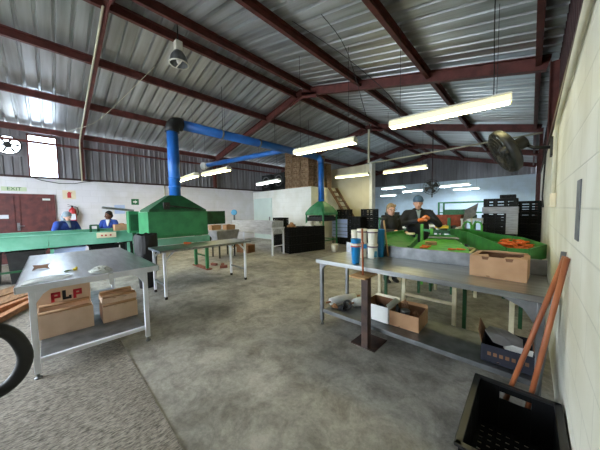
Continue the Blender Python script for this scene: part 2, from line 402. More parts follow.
# translucent daylight panel in the left wall: an opening with a frame and ribbed clear sheet bars
mb = MB(); mb.box(XL-.02, XL+.03, WY0-.02, WY0+.02, ZBL, WZ1); mb.box(XL-.02, XL+.03, WY1-.02, WY1+.02, ZBL, WZ1); mb.box(XL-.02, XL+.03, WY0-.02, WY1+.02, WZ1-.02, WZ1+.03)
w = struct('window_1', mb, M['red_oxide'])
gl = mat('clear_sheet', (236, 244, 255), rough=.15, var=.02, trans=1)
mb = MB(); mb.quad((XL-.03, WY0, ZBL), (XL-.03, WY1, ZBL), (XL-.03, WY1, WZ1), (XL-.03, WY0, WZ1))
mb.build('window_pane', gl, w, solid=.006)

# portal frames (red oxide I-beams)
def ibeam(mb, p, q, d=.26, wd=.14, up=(0, 0, 1)):
    p, q = V(p), V(q); ax = (q-p).normalized(); upv = V(up); side = ax.cross(upv).normalized(); n = side.cross(ax).normalized()
    mb.bar(p, q, .012, d, up=n); 
    for sgn in (-1, 1): mb.bar(p+n*sgn*d/2, q+n*sgn*d/2, wd, .014, up=n)
    return mb
FY = tuple(K*v for v in (1.10, 7.0, 12.5, 18.0, 23.05))
for i, y in enumerate(FY):
    mb = MB(); ye = zroof(XL+.12)
    if i < 4: ibeam(mb, (XL+.12, y, ZBL), (XL+.12, y, ye), up=(1, 0, 0), d=.12 if i == 0 else .16, wd=.07 if i == 0 else .11)
    if i in (2, 3): ibeam(mb, (XR-.025, y, 0), (XR-.025, y, zroof(XR)), up=(1, 0, 0), d=.07, wd=.11)
    if i < 2: ibeam(mb, (XR+.06, y, ZBR), (XR+.06, y, zroof(XR)), up=(1, 0, 0), d=.16, wd=.11)
    ibeam(mb, (XL+.1, y, zroof(XL+.1)-.02), (XRIDGE, y, ZRIDGE-.02), d=.13 if i == 0 else .22, wd=.07 if i == 0 else .12); ibeam(mb, (XRIDGE, y, ZRIDGE-.02), (XR-.04, y, zroof(XR-.04)-.02), d=.22, wd=.12)
    if i < 4:
        for sg, sl in ((-1, SL), (1, -SR)):      # ridge gusset plates
            mb.bar((XRIDGE, y, ZRIDGE-.12), (XRIDGE+sg*.6, y, ZRIDGE-.12-.6*abs(sl)), .012, .18)
    struct('steel_portal_frame_beam', mb, M['red_oxide'])
# purlins along the building
for px, nm in ((-13.55, 'l'), (-11.08, 'l'), (-8.75, 'l'), (-6.85, 'l'), (-6.12, 'r'), (-4.05, 'r'), (-2.07, 'r'), (-.02, 'r')):
    px *= K; z = zroof(px)+.04; mb = MB()
    mb.box(px-.006, px+.006, YF, YB, z-.09, z+.09)
    mb.box(px-.006, px+.07, YF, YB, z-.096, z-.086); mb.box(px-.006, px+.07, YF, YB, z+.08, z+.09); mb.box(px+.06, px+.07, YF, YB, z-.09, z-.06)
    struct('roof_purlin_beam', mb, M['red_oxide'])
# rails at the head of the left blockwork and the right side
struct('trim_left_rail', B(XL-.02, XL+.05, YF, YB, ZBL-.03, ZBL+.03), M['dark_oxide'])
struct('trim_left_girt', B(XL-.02, XL+.06, YF, YB, kz(4.3), kz(4.38)), M['red_oxide'])
struct('trim_right_head', B(XR-.02, XR+.06, YF, YB, ZBR, ZBR+.07), M['dark_oxide'])

# double door in the left wall
DH = kz(2.24)
def door_leaf(name, y0, y1):
    d = struct(name, B(XL, XL+.035, y0, y1, .02, DH), M['door_red']); mb = MB()
    for (a, b, c, e) in ((y0, y0+.12, .02, DH), (y1-.12, y1, .02, DH), (y0+.12, y1-.12, DH-.14, DH), (y0+.12, y1-.12, .02, .25), (y0+.12, y1-.12, .9, 1.06)): mb.box(XL+.035, XL+.05, a, b, c, e)
    mb.build('door_rails', M['door_red'], d, bevel=.004); return d
YD = .07
d = door_leaf('door_1', YD-.82, YD)
mb = MB(); mb.box(XL+.05, XL+.06, YD-.79, YD-.73, 1.05, 1.3); mb.cap((XL+.06, YD-.76, 1.2), (XL+.11, YD-.76, 1.2), .012); mb.cap((XL+.11, YD-.76, 1.2), (XL+.11, YD-.64, 1.2), .012)
mb.build('door_handle', M['steel_dull'], d)
B(XL+.04, XL+.1, YD-.2, YD-.02, DH-.11, DH-.05).build('door_closer', M['white_plastic'], d)
d2 = door_leaf('door_2', YD-1.71, YD-.89)
B(XL+.05, XL+.056, -1.09, -.88, 1.44, 1.56).build('door_notice', M['paper'], d2)
mb = MB(); mb.box(XL, XL+.07, YD, YD+.09, 0, DH+.09); mb.box(XL, XL+.07, YD-1.8, YD-1.71, 0, DH+.09); mb.box(XL, XL+.07, YD-1.71, YD, DH, DH+.09); mb.box(XL, XL+.07, YD-.89, YD-.82, 0, DH-.001)
struct('trim_door_frame', mb, M['door_red'])

# ================================================================== WALL FITTINGS, LEFT
ML = lambda y, z, off=.0: frame_m((XL+off, y, z), (0, 1, 0), (0, 0, 1))      # text frame on the left wall: x = +Y, y = up, faces +X
t = thing('exit_sign', 'pale green-lettered EXIT sign above the red double door', 'sign', (XL, -.85*K, kz(2.52)))
B(.002, .02, -.26, .26, -.065, .065).build('sign_plate', M['exit_plate'], t)
xform(text_mb('EXIT', .15), frame_m((.022, 0, 0), (0, 1, 0), (0, 0, 1))).build('lettering', M['exit_green'], t)
t = thing('safety_sign', 'cream sign with a red extinguisher symbol on the left wall', 'sign', (XL, .62*K, kz(2.36)))
B(.002, .016, -.17, .17, -.15, .15).build('sign_plate', M['sign_cream'], t)
mb = MB(); mb.box(.016, .02, -.05, .05, -.11, .06); mb.box(.016, .02, -.03, .03, .06, .1); mb.box(.016, .02, .03, .08, .06, .08)
mb.build('symbol', M['sign_red'], t)
t = thing('safety_sign', 'small green sign with a white arrow high on the left wall', 'sign', (XL, 2.92*K, kz(2.1)))
B(.002, .016, -.13, .13, -.12, .12).build('sign_plate', M['sign_green'], t)
mb = MB(); mb.prism([(-.07, -.03), (.0, -.03), (.0, -.07), (.08, 0), (.0, .07), (.0, .03), (-.07, .03)], .016, .019, frame_m((0, 0, 0), (0, 1, 0), (0, 0, 1)))
mb.build('symbol', M['white_paint'], t)
t = thing('fire_extinguisher', 'red fire extinguisher hanging on the left wall behind the grey-scarfed worker', 'fire extinguisher', (XL+.13, .68*K, 1.20))
MB().lathe([(.02, 0), (.085, .0), (.1, .03), (.1, .47), (.08, .53), (.03, .57), (.03, .6)], n=18).build('cylinder', M['extinguisher_red'], t)
mb = MB(); mb.box(-.03, .03, -.03, .03, .59, .65); mb.bar((0, .02, .64), (0, -.12, .69), .025, .012); mb.bar((0, .02, .62), (0, -.12, .62), .025, .012)
mb.build('valve', M['black_plastic'], t)
MB().tube([(0, .05, .62), (.03, .13, .58), (.04, .15, .45), (.05, .12, .3)], .012).build('hose', M['black_rubber'], t)
B(.06, .103, -.07, .07, .15, .36).build('label_panel', M['paper'], t)
for i, (y, z, w_, h_, m, lab) in enumerate(((1.84*K, kz(1.76), .15, .12, 'paper', 'white notice sheet pinned on the left wall, left of the two behind the blue-overalled worker'), (2.3*K, kz(1.74), .17, .17, 'paper_blue', 'bluish notice sheet pinned on the left wall, right of the two'))):
    o = B(XL+.002, XL+.006, y-w_, y+w_, z-h_, z+h_).build('wall_notice', M[m]); tag(o, lab, 'notice', 'notices on the left wall')
# extractor fan set in the cladding
t = thing('extractor_fan', 'round wall extractor fan with daylight behind its blades', 'fan', (XL, -.92*K, kz(4.12)))
mb = MB(); n = 32; ro, h_ = .27, .32
circ = [(math.cos(2*PI*k/n), math.sin(2*PI*k/n)) for k in range(n)]
sq = []
for cx, cy in circ:
    k = h_/max(abs(cx), abs(cy)); sq.append((cx*k, cy*k))
mb.rings([[V((-.02, a*ro, b*ro)) for a, b in circ], [V((-.02, a, b)) for a, b in sq], [V((0, a, b)) for a, b in sq], [V((0, a*ro, b*ro)) for a, b in circ], [V((-.02, a*ro, b*ro)) for a, b in circ]], caps=False, sm=False)
mb.build('mounting_plate', M['cladding'], t)
mb = MB(); mb.rings([[V((dx, a*r_, b*r_)) for a, b in circ] for dx, r_ in ((-.02, .265), (.06, .265), (.06, .28), (-.02, .28), (-.02, .265))], caps=False); mb.build('rim', M['dark_metal'], t)
mb = MB()
for k in range(6):
    a = k*PI/3
    mb._add([V((.0, .07*math.cos(a), .07*math.sin(a))), V((.0, .245*math.cos(a-.06), .245*math.sin(a-.06))), V((.05, .245*math.cos(a+.22), .245*math.sin(a+.22))), V((.04, .07*math.cos(a+.5), .07*math.sin(a+.5)))], [(0, 1, 2, 3)])
mb.build('fan_blades', M['dark_metal'], t, solid=.006)
MB().lathe([(.09, 0), (.09, .08), (.05, .1)], M4=Matrix.Rotation(PI/2, 4, 'Y'), n=16).build('hub', M['dark_metal'], t)
mb = MB()
for k in range(3): mb.bar((.03, -.27*math.cos(k*PI/3), -.27*math.sin(k*PI/3)), (.03, .27*math.cos(k*PI/3), .27*math.sin(k*PI/3)), .012)
mb.build('guard_bars', M['dark_metal'], t)
# conduit on the first portal frame, cable along the block head
cy = FY[0]-.06; zx = lambda x: zroof(x)-.10
pts = [(XL+.24, cy, ZBL-.08), (XL+.24, cy, zx(XL+.24)-.15), (XL+.36, cy, zx(XL+.36)-.02)]+[(v, cy, zx(v)) for v in (-11, -9.5, -8, -6.6, -5.7)]
o = MB().tube(pts, .02, 8).build('conduit_pipe', M['pipe_cream']); tag(o, 'cream conduit pipe climbing the left portal frame and rafter', 'pipe')
o = MB().tube([(XL+.07, -.36, ZBL), (XL+.07, -.1, ZBL-.1), (XL+.07, .3, ZBL-.17), (XL+.07, .68, ZBL-.15), (XL+.07, .95, ZBL-.07), (XL+.07, 1.3, ZBL-.01), (XL+.07, 2.1, ZBL)], .012, 6).build('power_cable', M['cable']); tag(o, 'dark cable drooping along the top of the left block wall', 'cable')
o = MB().tube([(XL+.02, 4.25*K, ZBL), (XL+.02, 4.25*K, .05)], .018, 8).build('downpipe', M['pipe_cream']); tag(o, 'thin pale pipe running down the left wall behind the green hopper', 'pipe')

# ================================================================== FLOOR THINGS, NEAR LEFT
o = B(XL+.2, -.9, -3.4, .52, .001, .012).build('floor_mat', mat_material()); tag(o, 'coarse grey ribbed mat covering the floor under the left table', 'floor mat')
def plank(p, q, w_, h_, lab, m='timber_orange'):
    o = MB().bar(p, q, w_, h_).build('timber_plank', M[m], bevel=.004); return tag(o, lab, 'plank', 'planks on the floor at the left')
plank((-5.3, -.66, .055), (-6.3, -.22, .055), .10, .085, 'orange-brown timber plank on the mat nearest the left table')
def pl(o, d_, z): return (.6*o-.8*d_, .8*o+.6*d_, z)
plank(pl(-4.12, 4.3, .055), pl(-4.12, 5.5, .055), .11, .085, 'weathered orange plank on the mat behind the nearer one')
plank(pl(-4.95, 4.5, .041), pl(-4.95, 6.0, .041), .40, .055, 'wide brown board lying flat on the mat before the pale green conveyor', 'timber')
plank(pl(-4.50, 4.3, .041), pl(-4.50, 5.85, .041), .36, .055, 'second wide brown board on the mat, between the farther board and the orange planks', 'timber')
# ------------------------------------------------------------------ steel tables
def leg_mb(x, y, h, w=.045, foot=True):
    mb = MB(); mb.bar((x, y, .05 if foot else 0), (x, y, h), w, w); return mb
def add_leg(t, x, y, h, w=.045, m='alu_frame', f=True):
    l = leg_mb(x, y, h, w).build('leg', M[m], t, bevel=.003)
    if f: MB().lathe([(.012, .018), (.012, .06)], (x, y, 0), 10).lathe([(.028, 0), (.028, .01), (.014, .02)], (x, y, 0), 12).build('foot', M['steel_dull'], l)
    else: B(x-w/2, x+w/2, y-w/2, y+w/2, 0, .05).build('foot', M['black_rubber'], l)
    return l
# near-left table, local origin at floor below centre
LT = thing('steel_table', 'large stainless packing table with cartons on its lower shelf, at the left', 'table', (-4.43, .32, 0.012))
X0, X1, Y0, Y1, H = -1.19, 1.19, -.57, .57, .90
mb = MB(); mb.box(X0, X1, Y0, Y1, H-.006, H); mb.box(X0, X0+.012, Y0, Y1, H-.055, H); mb.box(X0, X1, Y0, Y0+.012, H-.055, H); mb.box(X0, X1, Y1-.012, Y1, H-.055, H)
mb.build('tabletop', M['steel'], LT, bevel=.003)
ap = MB(); ap.box(X1-.012, X1, Y0, .085, H-.06, H+.002); ap.box(X1-.012, X1, .125, Y1, H-.06, H+.002)
ap.build('front_apron', M['alu_frame'], LT, bevel=.002)
mb = MB(); mb.bar((X1-.01, .105, H-.002), (X1+.012, .105, H-.12), .035, .006); mb.build('bent_tab', M['alu_frame'], LT)
for x, y in ((X1-.06, -.47), (X1-.06, .43), (X0+.06, -.47), (X0+.06, .43)):
    add_leg(LT, x, y, H-.006)
    s_ = -1 if y > 0 else 1
    mb = MB(); mb.prism([(0, 0), (s_*.12, 0), (s_*.05, -.05), (0, -.13)], -.02, .02, frame_m((x, y+s_*.02, H-.055), (0, 1, 0), (0, 0, 1))); mb.build('gusset', M['alu_frame'], LT)
mb = MB(); mb.box(X1-.10, X1-.06, -.45, .41, .14, .18); mb.build('shelf_rail', M['alu_frame'], LT, bevel=.002)
B(X0+.08, X1-.10, -.45, .41, .165, .18).build('shelf', M['steel_dull'], LT, bevel=.002)
LTop = .90+.012; LSh = .18+.012

def box_liner(t, w, d, h, m):
    mb = MB(); hw, hd = w/2-.008, d/2-.008
    mb.box(-hw, hw, -hd, hd, .008, .012)
    for sx in (-1, 1): mb.box(min(sx*hw, sx*(hw-.003)), max(sx*hw, sx*(hw-.003)), -hd, hd, .012, h-.004)
    for sy in (-1, 1): mb.box(-hw, hw, min(sy*hd, sy*(hd-.003)), max(sy*hd, sy*(hd-.003)), .012, h-.004)
    return mb.build('inside', M[m], t)
def flap(t, p, m='card'):
    return MB()._add([V(q) for q in p], [tuple(range(len(p)))]).build('flap', M[m], t, solid=.005)
def open_carton(name, label, cat, loc, rz, w, d, h, m, group=None, lid=0, front_cut=True, th=.006, flaps=0):
    """open-top carton, x = width, y = depth, front at -y; cut-outs along the top edge"""
    t = thing(name, label, cat, loc, rz, group)
    mb = MB(); hw, hd = w/2, d/2
    mb.box(-hw, hw, -hd, hd, 0, th)
    for sx in (-1, 1): mb.box(sx*hw-(th if sx > 0 else 0), sx*hw+(th if sx < 0 else 0), -hd, hd, 0, h)
    mb.box(-hw, hw, hd-th, hd, 0, h)
    # front wall with tab notches in its top and bottom edges
    pr = [(-hw, 0), (-.2*w, 0), (-.18*w, .018), (-.12*w, .018), (-.1*w, 0), (hw, 0), (hw, h)]
    if front_cut: pr += [(.28*w, h), (.26*w, h-.03), (.16*w, h-.03), (.14*w, h), (-.14*w, h), (-.16*w, h-.03), (-.26*w, h-.03), (-.28*w, h)]
    pr += [(-hw, h)]
    mb.prism(pr, 0, th, frame_m((0, -hd, 0), (1, 0, 0), (0, 0, 1)))
    mb.build('body', M[m], t)
    # folded-in rims
    mb = MB(); mb.box(-hw, hw, -hd, -hd+.055, h, h+.006); mb.box(-hw, hw, hd-.055, hd, h, h+.006); mb.box(-hw, -hw+.05, -hd, hd, h, h+.006); mb.box(hw-.05, hw, -hd, hd, h, h+.006)
    if flaps == 0: mb.build('rim', M[m], t)
    return t
def tray_carton(label, loc, rz, w, d, h, lidded, m='card_pale'):
    t = thing('produce_carton', label, 'carton', loc, rz, 'fold-top cartons under the left table')
    hw, hd = w/2, d/2; mb = MB(); mb.box(-hw, hw, -hd, hd, 0, .005)
    for sx in (-1, 1): mb.box(min(sx*hw, sx*(hw-.005)), max(sx*hw, sx*(hw-.005)), -hd, hd, 0, h)
    mb.box(-hw, hw, hd-.005, hd, 0, h)
    n_ = [(-hw, 0), (-.05*w, 0), (-.03*w, .014), (.03*w, .014), (.05*w, 0), (hw, 0), (hw, h), (.2*w, h), (.18*w, h-.02), (.11*w, h-.02), (.09*w, h), (-.09*w, h), (-.11*w, h-.02), (-.18*w, h-.02), (-.2*w, h), (-hw, h)]
    mb.prism(n_, 0, .005, frame_m((0, -hd, 0), (1, 0, 0), (0, 0, 1)))
    mb.build('tray', M[m], t)
    # rolled top edges left by the punched flaps
    for yy in (-hd+.02, hd-.02): MB().tube([(-hw+.01, yy, h+.012), (hw-.01, yy, h+.012)], .018, 8).build('rolled_edge', M['card'], t)
    if lidded:
        mb = MB(); mb.box(-hw-.01, hw+.01, hd+.002, hd+.009, 0.0, h+.24); mb.build('standing_lid', M['card_pale'], t)
        for ch, dx, mm in (('P', -.115, 'print_red'), ('L', 0, 'print_black'), ('P', .115, 'print_red')):
            s_ = .185 if ch == 'P' else .18
            # heavy block lettering built from strokes
            lb = MB(); k = .013
            if ch == 'P':
                lb.box(-.05, -.015, -.07, .07, 0, .003); lb.box(-.05, .05, .035, .07, 0, .003); lb.box(-.05, .05, -.02, .012, 0, .003); lb.box(.018, .05, -.02, .07, 0, .003)
            else:
                lb.box(-.05, -.01, -.06, .08, 0, .003); lb.box(-.05, .05, -.06, -.025, 0, .003); lb.box(.02, .05, -.06, -.005, 0, .003)
            xform(lb, frame_m((dx*.85+.02, hd+.0015, h+.095), (.82, 0, 0), (0, 0, 1)) @ Matrix.Diagonal((.82, .82, 1, 1))); lb.build('printed_letter', M[mm], t)
    return t
# cartons face +X (towards the camera): local -y = world +X  -> rz = +90deg
RF = PI/2
tray_carton('pale carton with a standing lid printed PLP under the left table', (-3.97, .08, LSh), RF, .46, .34, .26, True)
tray_carton('lower pale carton of the two stacked on the right of the left table shelf', (-3.93, .575, LSh), RF, .36, .30, .20, False)
tray_carton('shallow carton stacked on top of another, right of the PLP carton', (-3.95, .575, LSh+.231), RF, .36, .30, .07, False)

# things lying on the left table
def scrap(name, label, cat, loc, m, pts, th=.004, rz=0):
    mb = MB(); n = len(pts); c = V((sum(p[0] for p in pts)/n, sum(p[1] for p in pts)/n, .02))
    mb._add([V(p) for p in pts]+[c], [(i, (i+1) % n, n) for i in range(n)])
    o = mb.build(name, M[m], solid=th); o.location = loc; o.rotation_euler = (0, 0, rz); return tag(o, label, cat)
scrap('cardboard_scrap', 'torn brown cardboard scrap lying on the left table', 'cardboard', (-4.15, -.10, LTop+.004), 'card_dark',
      [(a*.66, b*.62, c) for a, b, c in [(.12, -.11, .0), (.09, -.05, .012), (.1, .05, .012), (.13, .12, .0), (.05, .09, .015), (-.08, .1, .03), (-.14, .12, .035), (-.10, .0, .03), (-.14, -.11, .035), (-.04, -.09, .02)]])
t = thing('flower', 'yellow flower with green leaves lying on the left table', 'flower', (-3.72, .14, LTop), .4); t.scale = (.62, .62, .8)
mb = MB(); mb.cap((-.0, -.10, .01), (.0, .02, .012), .006, .005); mb.ell((.02, -.07, .014), (.02, .05, .008), (0, .1, .4)); mb.ell((-.02, -.04, .014), (.016, .04, .008), (0, .1, -.5)); mb.build('stem', M['leaf'], t)
mb = MB()
for k in range(6): mb.ell((.012*math.sin(k), .045+.012*k/2, .018), (.02, .035, .012), (.3*k, .2, .5*k-1.2), 8, 6)
mb.build('petals', M['yellow'], t)
def crumple(name, label, cat, loc, m, rx, ry, h, seed, n=14, k=6):
    r = random.Random(seed); mb = MB(); R = []
    for i in range(k+1):
        f = i/k; R.append([V((rx*(1-f*.93)*math.cos(2*PI*j/n)*(1+r.uniform(-.22, .22)), ry*(1-f*.93)*math.sin(2*PI*j/n)*(1+r.uniform(-.22, .22)), .002 if i == 0 else max(.003, h*(math.sin(f*PI*.5))*(1+r.uniform(-.35, .25))))) for j in range(n)])
    mb.rings(R, sm=False); o = mb.build(name, M[m]); o.location = loc; return tag(o, label, cat)
crumple('plastic_wrap', 'crumpled clear plastic wrap beside the bent tab on the left table', 'plastic wrap', (-3.46, .36, LTop), 'bag_plastic', .14, .11, .05, 5)
scrap('plastic_sheet', 'flattened clear plastic bag at the front edge of the left table', 'plastic bag', (-3.44, -.04, LTop+.003), 'bag_plastic',
      [(.16, -.17, .0), (.14, -.05, .006), (.15, .1, .0), (.06, .18, .012), (-.06, .14, .004), (-.1, .02, .016), (-.09, -.1, .004), (.02, -.16, .012)], th=.003)

# looped handle of a hand truck at the left edge
t = thing('pallet_truck', 'black looped tow handle of a hand truck at the lower left edge', 'pallet truck', (-2.2, -.375, 0.012))
pts = [(0, -.16, .905), (0, .10, .895), (0, .155, .872), (0, .20, .81), (0, .235, .69), (0, .215, .605), (0, .17, .535), (0, .09, .50), (0, -.16, .47), (0, -.24, .56), (0, -.25, .80), (0, -.16, .905)]
sm = []
for a, b in zip(pts, pts[1:]):
    for k in range(3): sm.append(V(a).lerp(V(b), k/3))
for _ in range(2): sm = [(sm[k-1]+sm[k]*2+sm[(k+1) % len(sm)])/4 for k in range(len(sm))]
MB().tube(sm+[sm[0]], .036, 12, caps=False).build('tow_handle', M['black_rubber'], t)
MB().tube([(0, -.2, .49), (-.1, -.5, .2), (-.12, -.6, .12)], .03, 10).build('shaft', M['black_plastic'], t)
mb = MB(); mb.box(-.3, .1, -.85, -.6, .05, .2); mb.build('chassis', M['rust_bin'], t, bevel=.01)
for x in (-.2, .0):
    MB().lathe([(.03, -.03), (.075, -.03), (.075, .03), (.03, .03)], (x, -.62, .075), 16, Matrix.Rotation(PI/2, 4, 'X')).build('wheel', M['black_rubber'], t)

# ------------------------------------------------------------------ middle table
MT = thing('steel_table', 'narrow bare stainless table standing in front of the green hopper machine', 'table', (-4.97, 2.23, 0))
mb = MB(); mb.box(-.36, .36, -.94, .94, .88, .886)
for a in ((-.36, -.35, -.94, .94), (.35, .36, -.94, .94), (-.36, .36, -.94, -.93), (-.36, .36, .93, .94)): mb.box(*a, .845, .886)
mb.build('tabletop', M['steel'], MT, bevel=.002)
for x, y in ((.31, -.86), (.31, .80), (-.31, -.86), (-.31, .80)):
    add_leg(MT, x, y, .88, .042, f=False)
    s_ = 1 if y < 0 else -1
    mb = MB(); mb.bar((x, y, .69), (x, y+s_*.17, .86), .02, .03); mb.build('brace', M['alu_frame'], MT)
for y in (.80, -.86): MB().bar((-.31, y, .25), (.31, y, .25), .03).build('rail', M['steel_dull'], MT)
o = MB().cap((-5.27, 1.95, .907), (-5.22, 2.06, .9), .02, .012).build('carrot', M['orange']); tag(o, 'single orange carrot lying on the narrow middle table', 'carrot')

# ------------------------------------------------------------------ pale green conveyor on the left
CV = thing('conveyor', 'long pale green conveyor trough running along the left side', 'conveyor', (-8.45, -.6, 0.0))
y0, y1 = -2.8, 2.55
mb = MB(); mb.box(.32, .35, y0, .55, .79, 1.06); mb.box(.32, .352, .56, y1, .79, 1.06); mb.box(.26, .38, y0, y1, 1.055, 1.08); mb.box(.25, .35, y0, y1, .77, .795); mb.build('front_panel', M['green_pale'], CV, bevel=.004)
mb = MB(); mb.box(-.42, -.40, y0, y1, .80, 1.12); mb.box(-.44, -.36, y0, y1, 1.11, 1.13); mb.build('back_panel', M['green_pale'], CV, bevel=.004)
B(-.40, .32, y0, y1, .84, .87).build('belt', M['green'], CV)
for y in (-2.4, -.9, .6, 2.1):
    for x in (.3, -.38): B(x-.03, x+.03, y-.03, y+.03, .012, .74).build('leg', M['green_pale'], CV)
mb = MB(); mb.bar((.3, -2.4, .3), (.3, 2.1, .3), .04); mb.build('rail', M['green_dark'], CV)
cb = B(.352, .41, 1.42, 1.82, .92, 1.06).build('control_box', M['sign_cream'], CV, bevel=.006)
for dy in (-.1, -.02, .08): MB().lathe([(.022, 0), (.022, .018)], (.41, 1.62+dy, .985), 10, Matrix.Rotation(PI/2, 4, 'Y')).build('button', M['extinguisher_red'], cb)
mb = MB()
for dx in (-.3, -.08):
    for dy in (1.36, 1.52): mb.bar((dx, dy, .87), (dx, dy, 1.24), .03)
    mb.bar((dx, 1.36, 1.24), (dx, 1.52, 1.24), .03)
mb.bar((-.3, 1.36, 1.22), (-.08, 1.36, 1.22), .028); mb.bar((-.3, 1.52, 1.22), (-.08, 1.52, 1.22), .028)
mb.build('guide_frame', M['green_dark'], CV)
# tubs below the conveyor; extra dark ones added to stand for the shade
for y, mm, lab in ((-1.1, 'black_crate', 'black tub standing in for shade under the pale green conveyor, nearest the left edge of the view'), (-.4, 'dark_metal', 'dark grey bin standing in for shade under the pale green conveyor in front of the double door'), (.3, 'paper_blue', 'pale blue plastic tub under the pale green conveyor'), (1.0, 'black_crate', 'black tub standing in for shade under the pale green conveyor below its control box'), (1.7, 'dark_metal', 'dark grey tub standing in for shade under the pale green conveyor near the hopper')):
    t = thing('storage_tub', lab, 'tub', (-8.5, y, 0.012 if y < .5 else 0), 0, 'tubs under the left conveyor')
    mb = MB(); mb.rings([[V((a*w2, b*w2, z)) for a, b in ((-.26, -.3), (.26, -.3), (.26, .3), (-.26, .3))] for z, w2 in ((0, .85), (.7, 1), (.7, .93), (.03, .8))], caps=True, sm=False); mb.build('tub_body', M[mm], t)
    mb = MB()
    for a, b in (((-.28, -.31), (.28, -.31)), ((.28, -.31), (.28, .31)), ((.28, .31), (-.28, .31)), ((-.28, .31), (-.28, -.31))): mb.bar(a+(.7,), b+(.7,), .03)
    mb.build('tub_rim', M[mm], t)

# black cloth-covered bin between the tables
t = thing('waste_bin', 'black bag-lined bin between the left conveyor and the middle table', 'bin', (-5.80, 1.37, 0))
mb = MB(); r = random.Random(3); R = []
for z, rr in ((0, .15), (.3, .17), (.6, .185), (.95, .2), (1.06, .195), (1.09, .17), (1.06, .16)): R.append([V((rr*math.cos(a)*(1+r.uniform(-.04, .04)), rr*math.sin(a)*(1+r.uniform(-.04, .04)), z)) for a in [2*PI*k/18 for k in range(18)]])
mb.rings(R); mb.build('bin_body', M['black_plastic'], t)
mb = MB(); R = []
for z, rr in ((.72, .205), (.95, .212), (1.1, .207), (1.12, .18)): R.append([V((rr*math.cos(a)*(1+r.uniform(-.05, .05)), rr*math.sin(a)*(1+r.uniform(-.05, .05)), z+r.uniform(-.02, .02))) for a in [2*PI*k/22 for k in range(22)]])
mb.rings(R, caps=False, sm=False); mb.build('bin_liner', M['black_rubber'], t)

# ================================================================== GREEN HOPPER MACHINE AND BLUE DUCTING
HM = thing('grading_machine', 'big green hopper machine with a pyramid hood under the blue duct', 'machine', (-6.66, 2.24, 0))
mb = MB()
mb.box(.40, .43, -.70, .68, .95, 1.57); mb.box(-.43, -.40, -.70, .68, .95, 1.57); mb.box(-.40, .40, -.70, -.67, .95, 1.57); mb.box(-.40, .40, .65, .68, .95, 1.57); mb.box(-.4, .4, -.67, .65, .95, .97)
mb.box(.43, .445, -.71, .69, 1.0, 1.03); mb.box(.425, .45, -.71, .69, 1.545, 1.575)
mb.build('hopper', M['green'], HM, bevel=.004)
B(.0, .03, .68, 1.42, 1.20, 1.58).build('side_panel', M['green_dark'], HM, bevel=.004)
mb = MB(); mb.rings([[V((a, b, z)) for a, b in ((-x1, -y1), (x1, -y1), (x1, y1), (-x1, y1))] for x1, y1, z in ((.40, .66, 1.575), (.40, .66, 1.62), (.17, .19, 1.95), (.15, .15, 1.98))], caps=False, sm=False)
mb.build('hood', M['green_dark'], HM, solid=.012)
B(.33, .40, -.36, -.22, 1.60, 1.80).build('motor_cover', M['black_plastic'], HM, bevel=.01)
MB().bar((.41, -.3, 1.72), (.41, .5, 1.63), .02, .03).build('hood_bracket', M['dark_metal'], HM)
mb = MB(); mb.box(-.42, .42, -.85, .72, .80, .86); mb.box(.40, .44, -.85, .72, .78, .94); mb.build('belt_frame', M['green_pale'], HM, bevel=.003)
MB().lathe([(.02, -.4), (.07, -.4), (.07, .4), (.02, .4)], (0, .72, .83), 16, Matrix.Rotation(PI/2, 4, 'Y')).build('roller', M['dark_metal'], HM)
for x in (.36, -.36):
    for y in (.66, -.68): B(x-.035, x+.035, y-.035, y+.035, 0, .8).build('leg', M['green'], HM)
for y in (.66, -.68): MB().bar((-.36, y, .36), (.36, y, .36), .035).build('rail', M['green_dark'], HM)
B(-.48, .48, .60, .74, 0, .03).build('foot_plate', M['red_brick_bits'], HM)
t = thing('control_cabinet', 'small green electrical cabinet at the near end of the hopper machine', 'cabinet', (-7.5, 1.52, 0))
B(-.13, .13, -.13, .1, 1.05, 1.60).build('cabinet_body', M['green'], t, bevel=.005)
B(.13, .14, -.1, .07, 1.1, 1.52).build('cabinet_door', M['green_dark'], t)
B(-.04, .04, -.04, .04, 0, 1.05).build('post', M['green_dark'], t); B(-.15, .15, -.15, .15, 0, .02).build('base_plate', M['green_dark'], t)
MB().bar((.0, -.62, 1.70), (.0, .0, 1.62), .20, .05).build('arm', M['steel_dull'], t)
for k, (y, lab) in enumerate(((1.22, 'left'), (1.62, 'right'))):
    t = thing('produce_box', f'small brown box of produce on the conveyor end, {lab} one of two', 'box', (-8.62, y+.22, .872))
    mb = MB(); mb.rings([[V((a*f, b*f, z)) for a, b in ((-.15, -.18), (.15, -.18), (.15, .18), (-.15, .18))] for z, f in ((0, .96), (.36, 1), (.36, .94), (.28, .92))], sm=False); mb.build('body', M['card'], t)
    mb = MB(); r = random.Random(k)
    mb = MB()
    for q in range(1): mb.lathe([(.12, .28), (.11, .35), (.06, .39), (.01, .40)], n=9)
    mb.build('produce_heap', M['produce'], t)
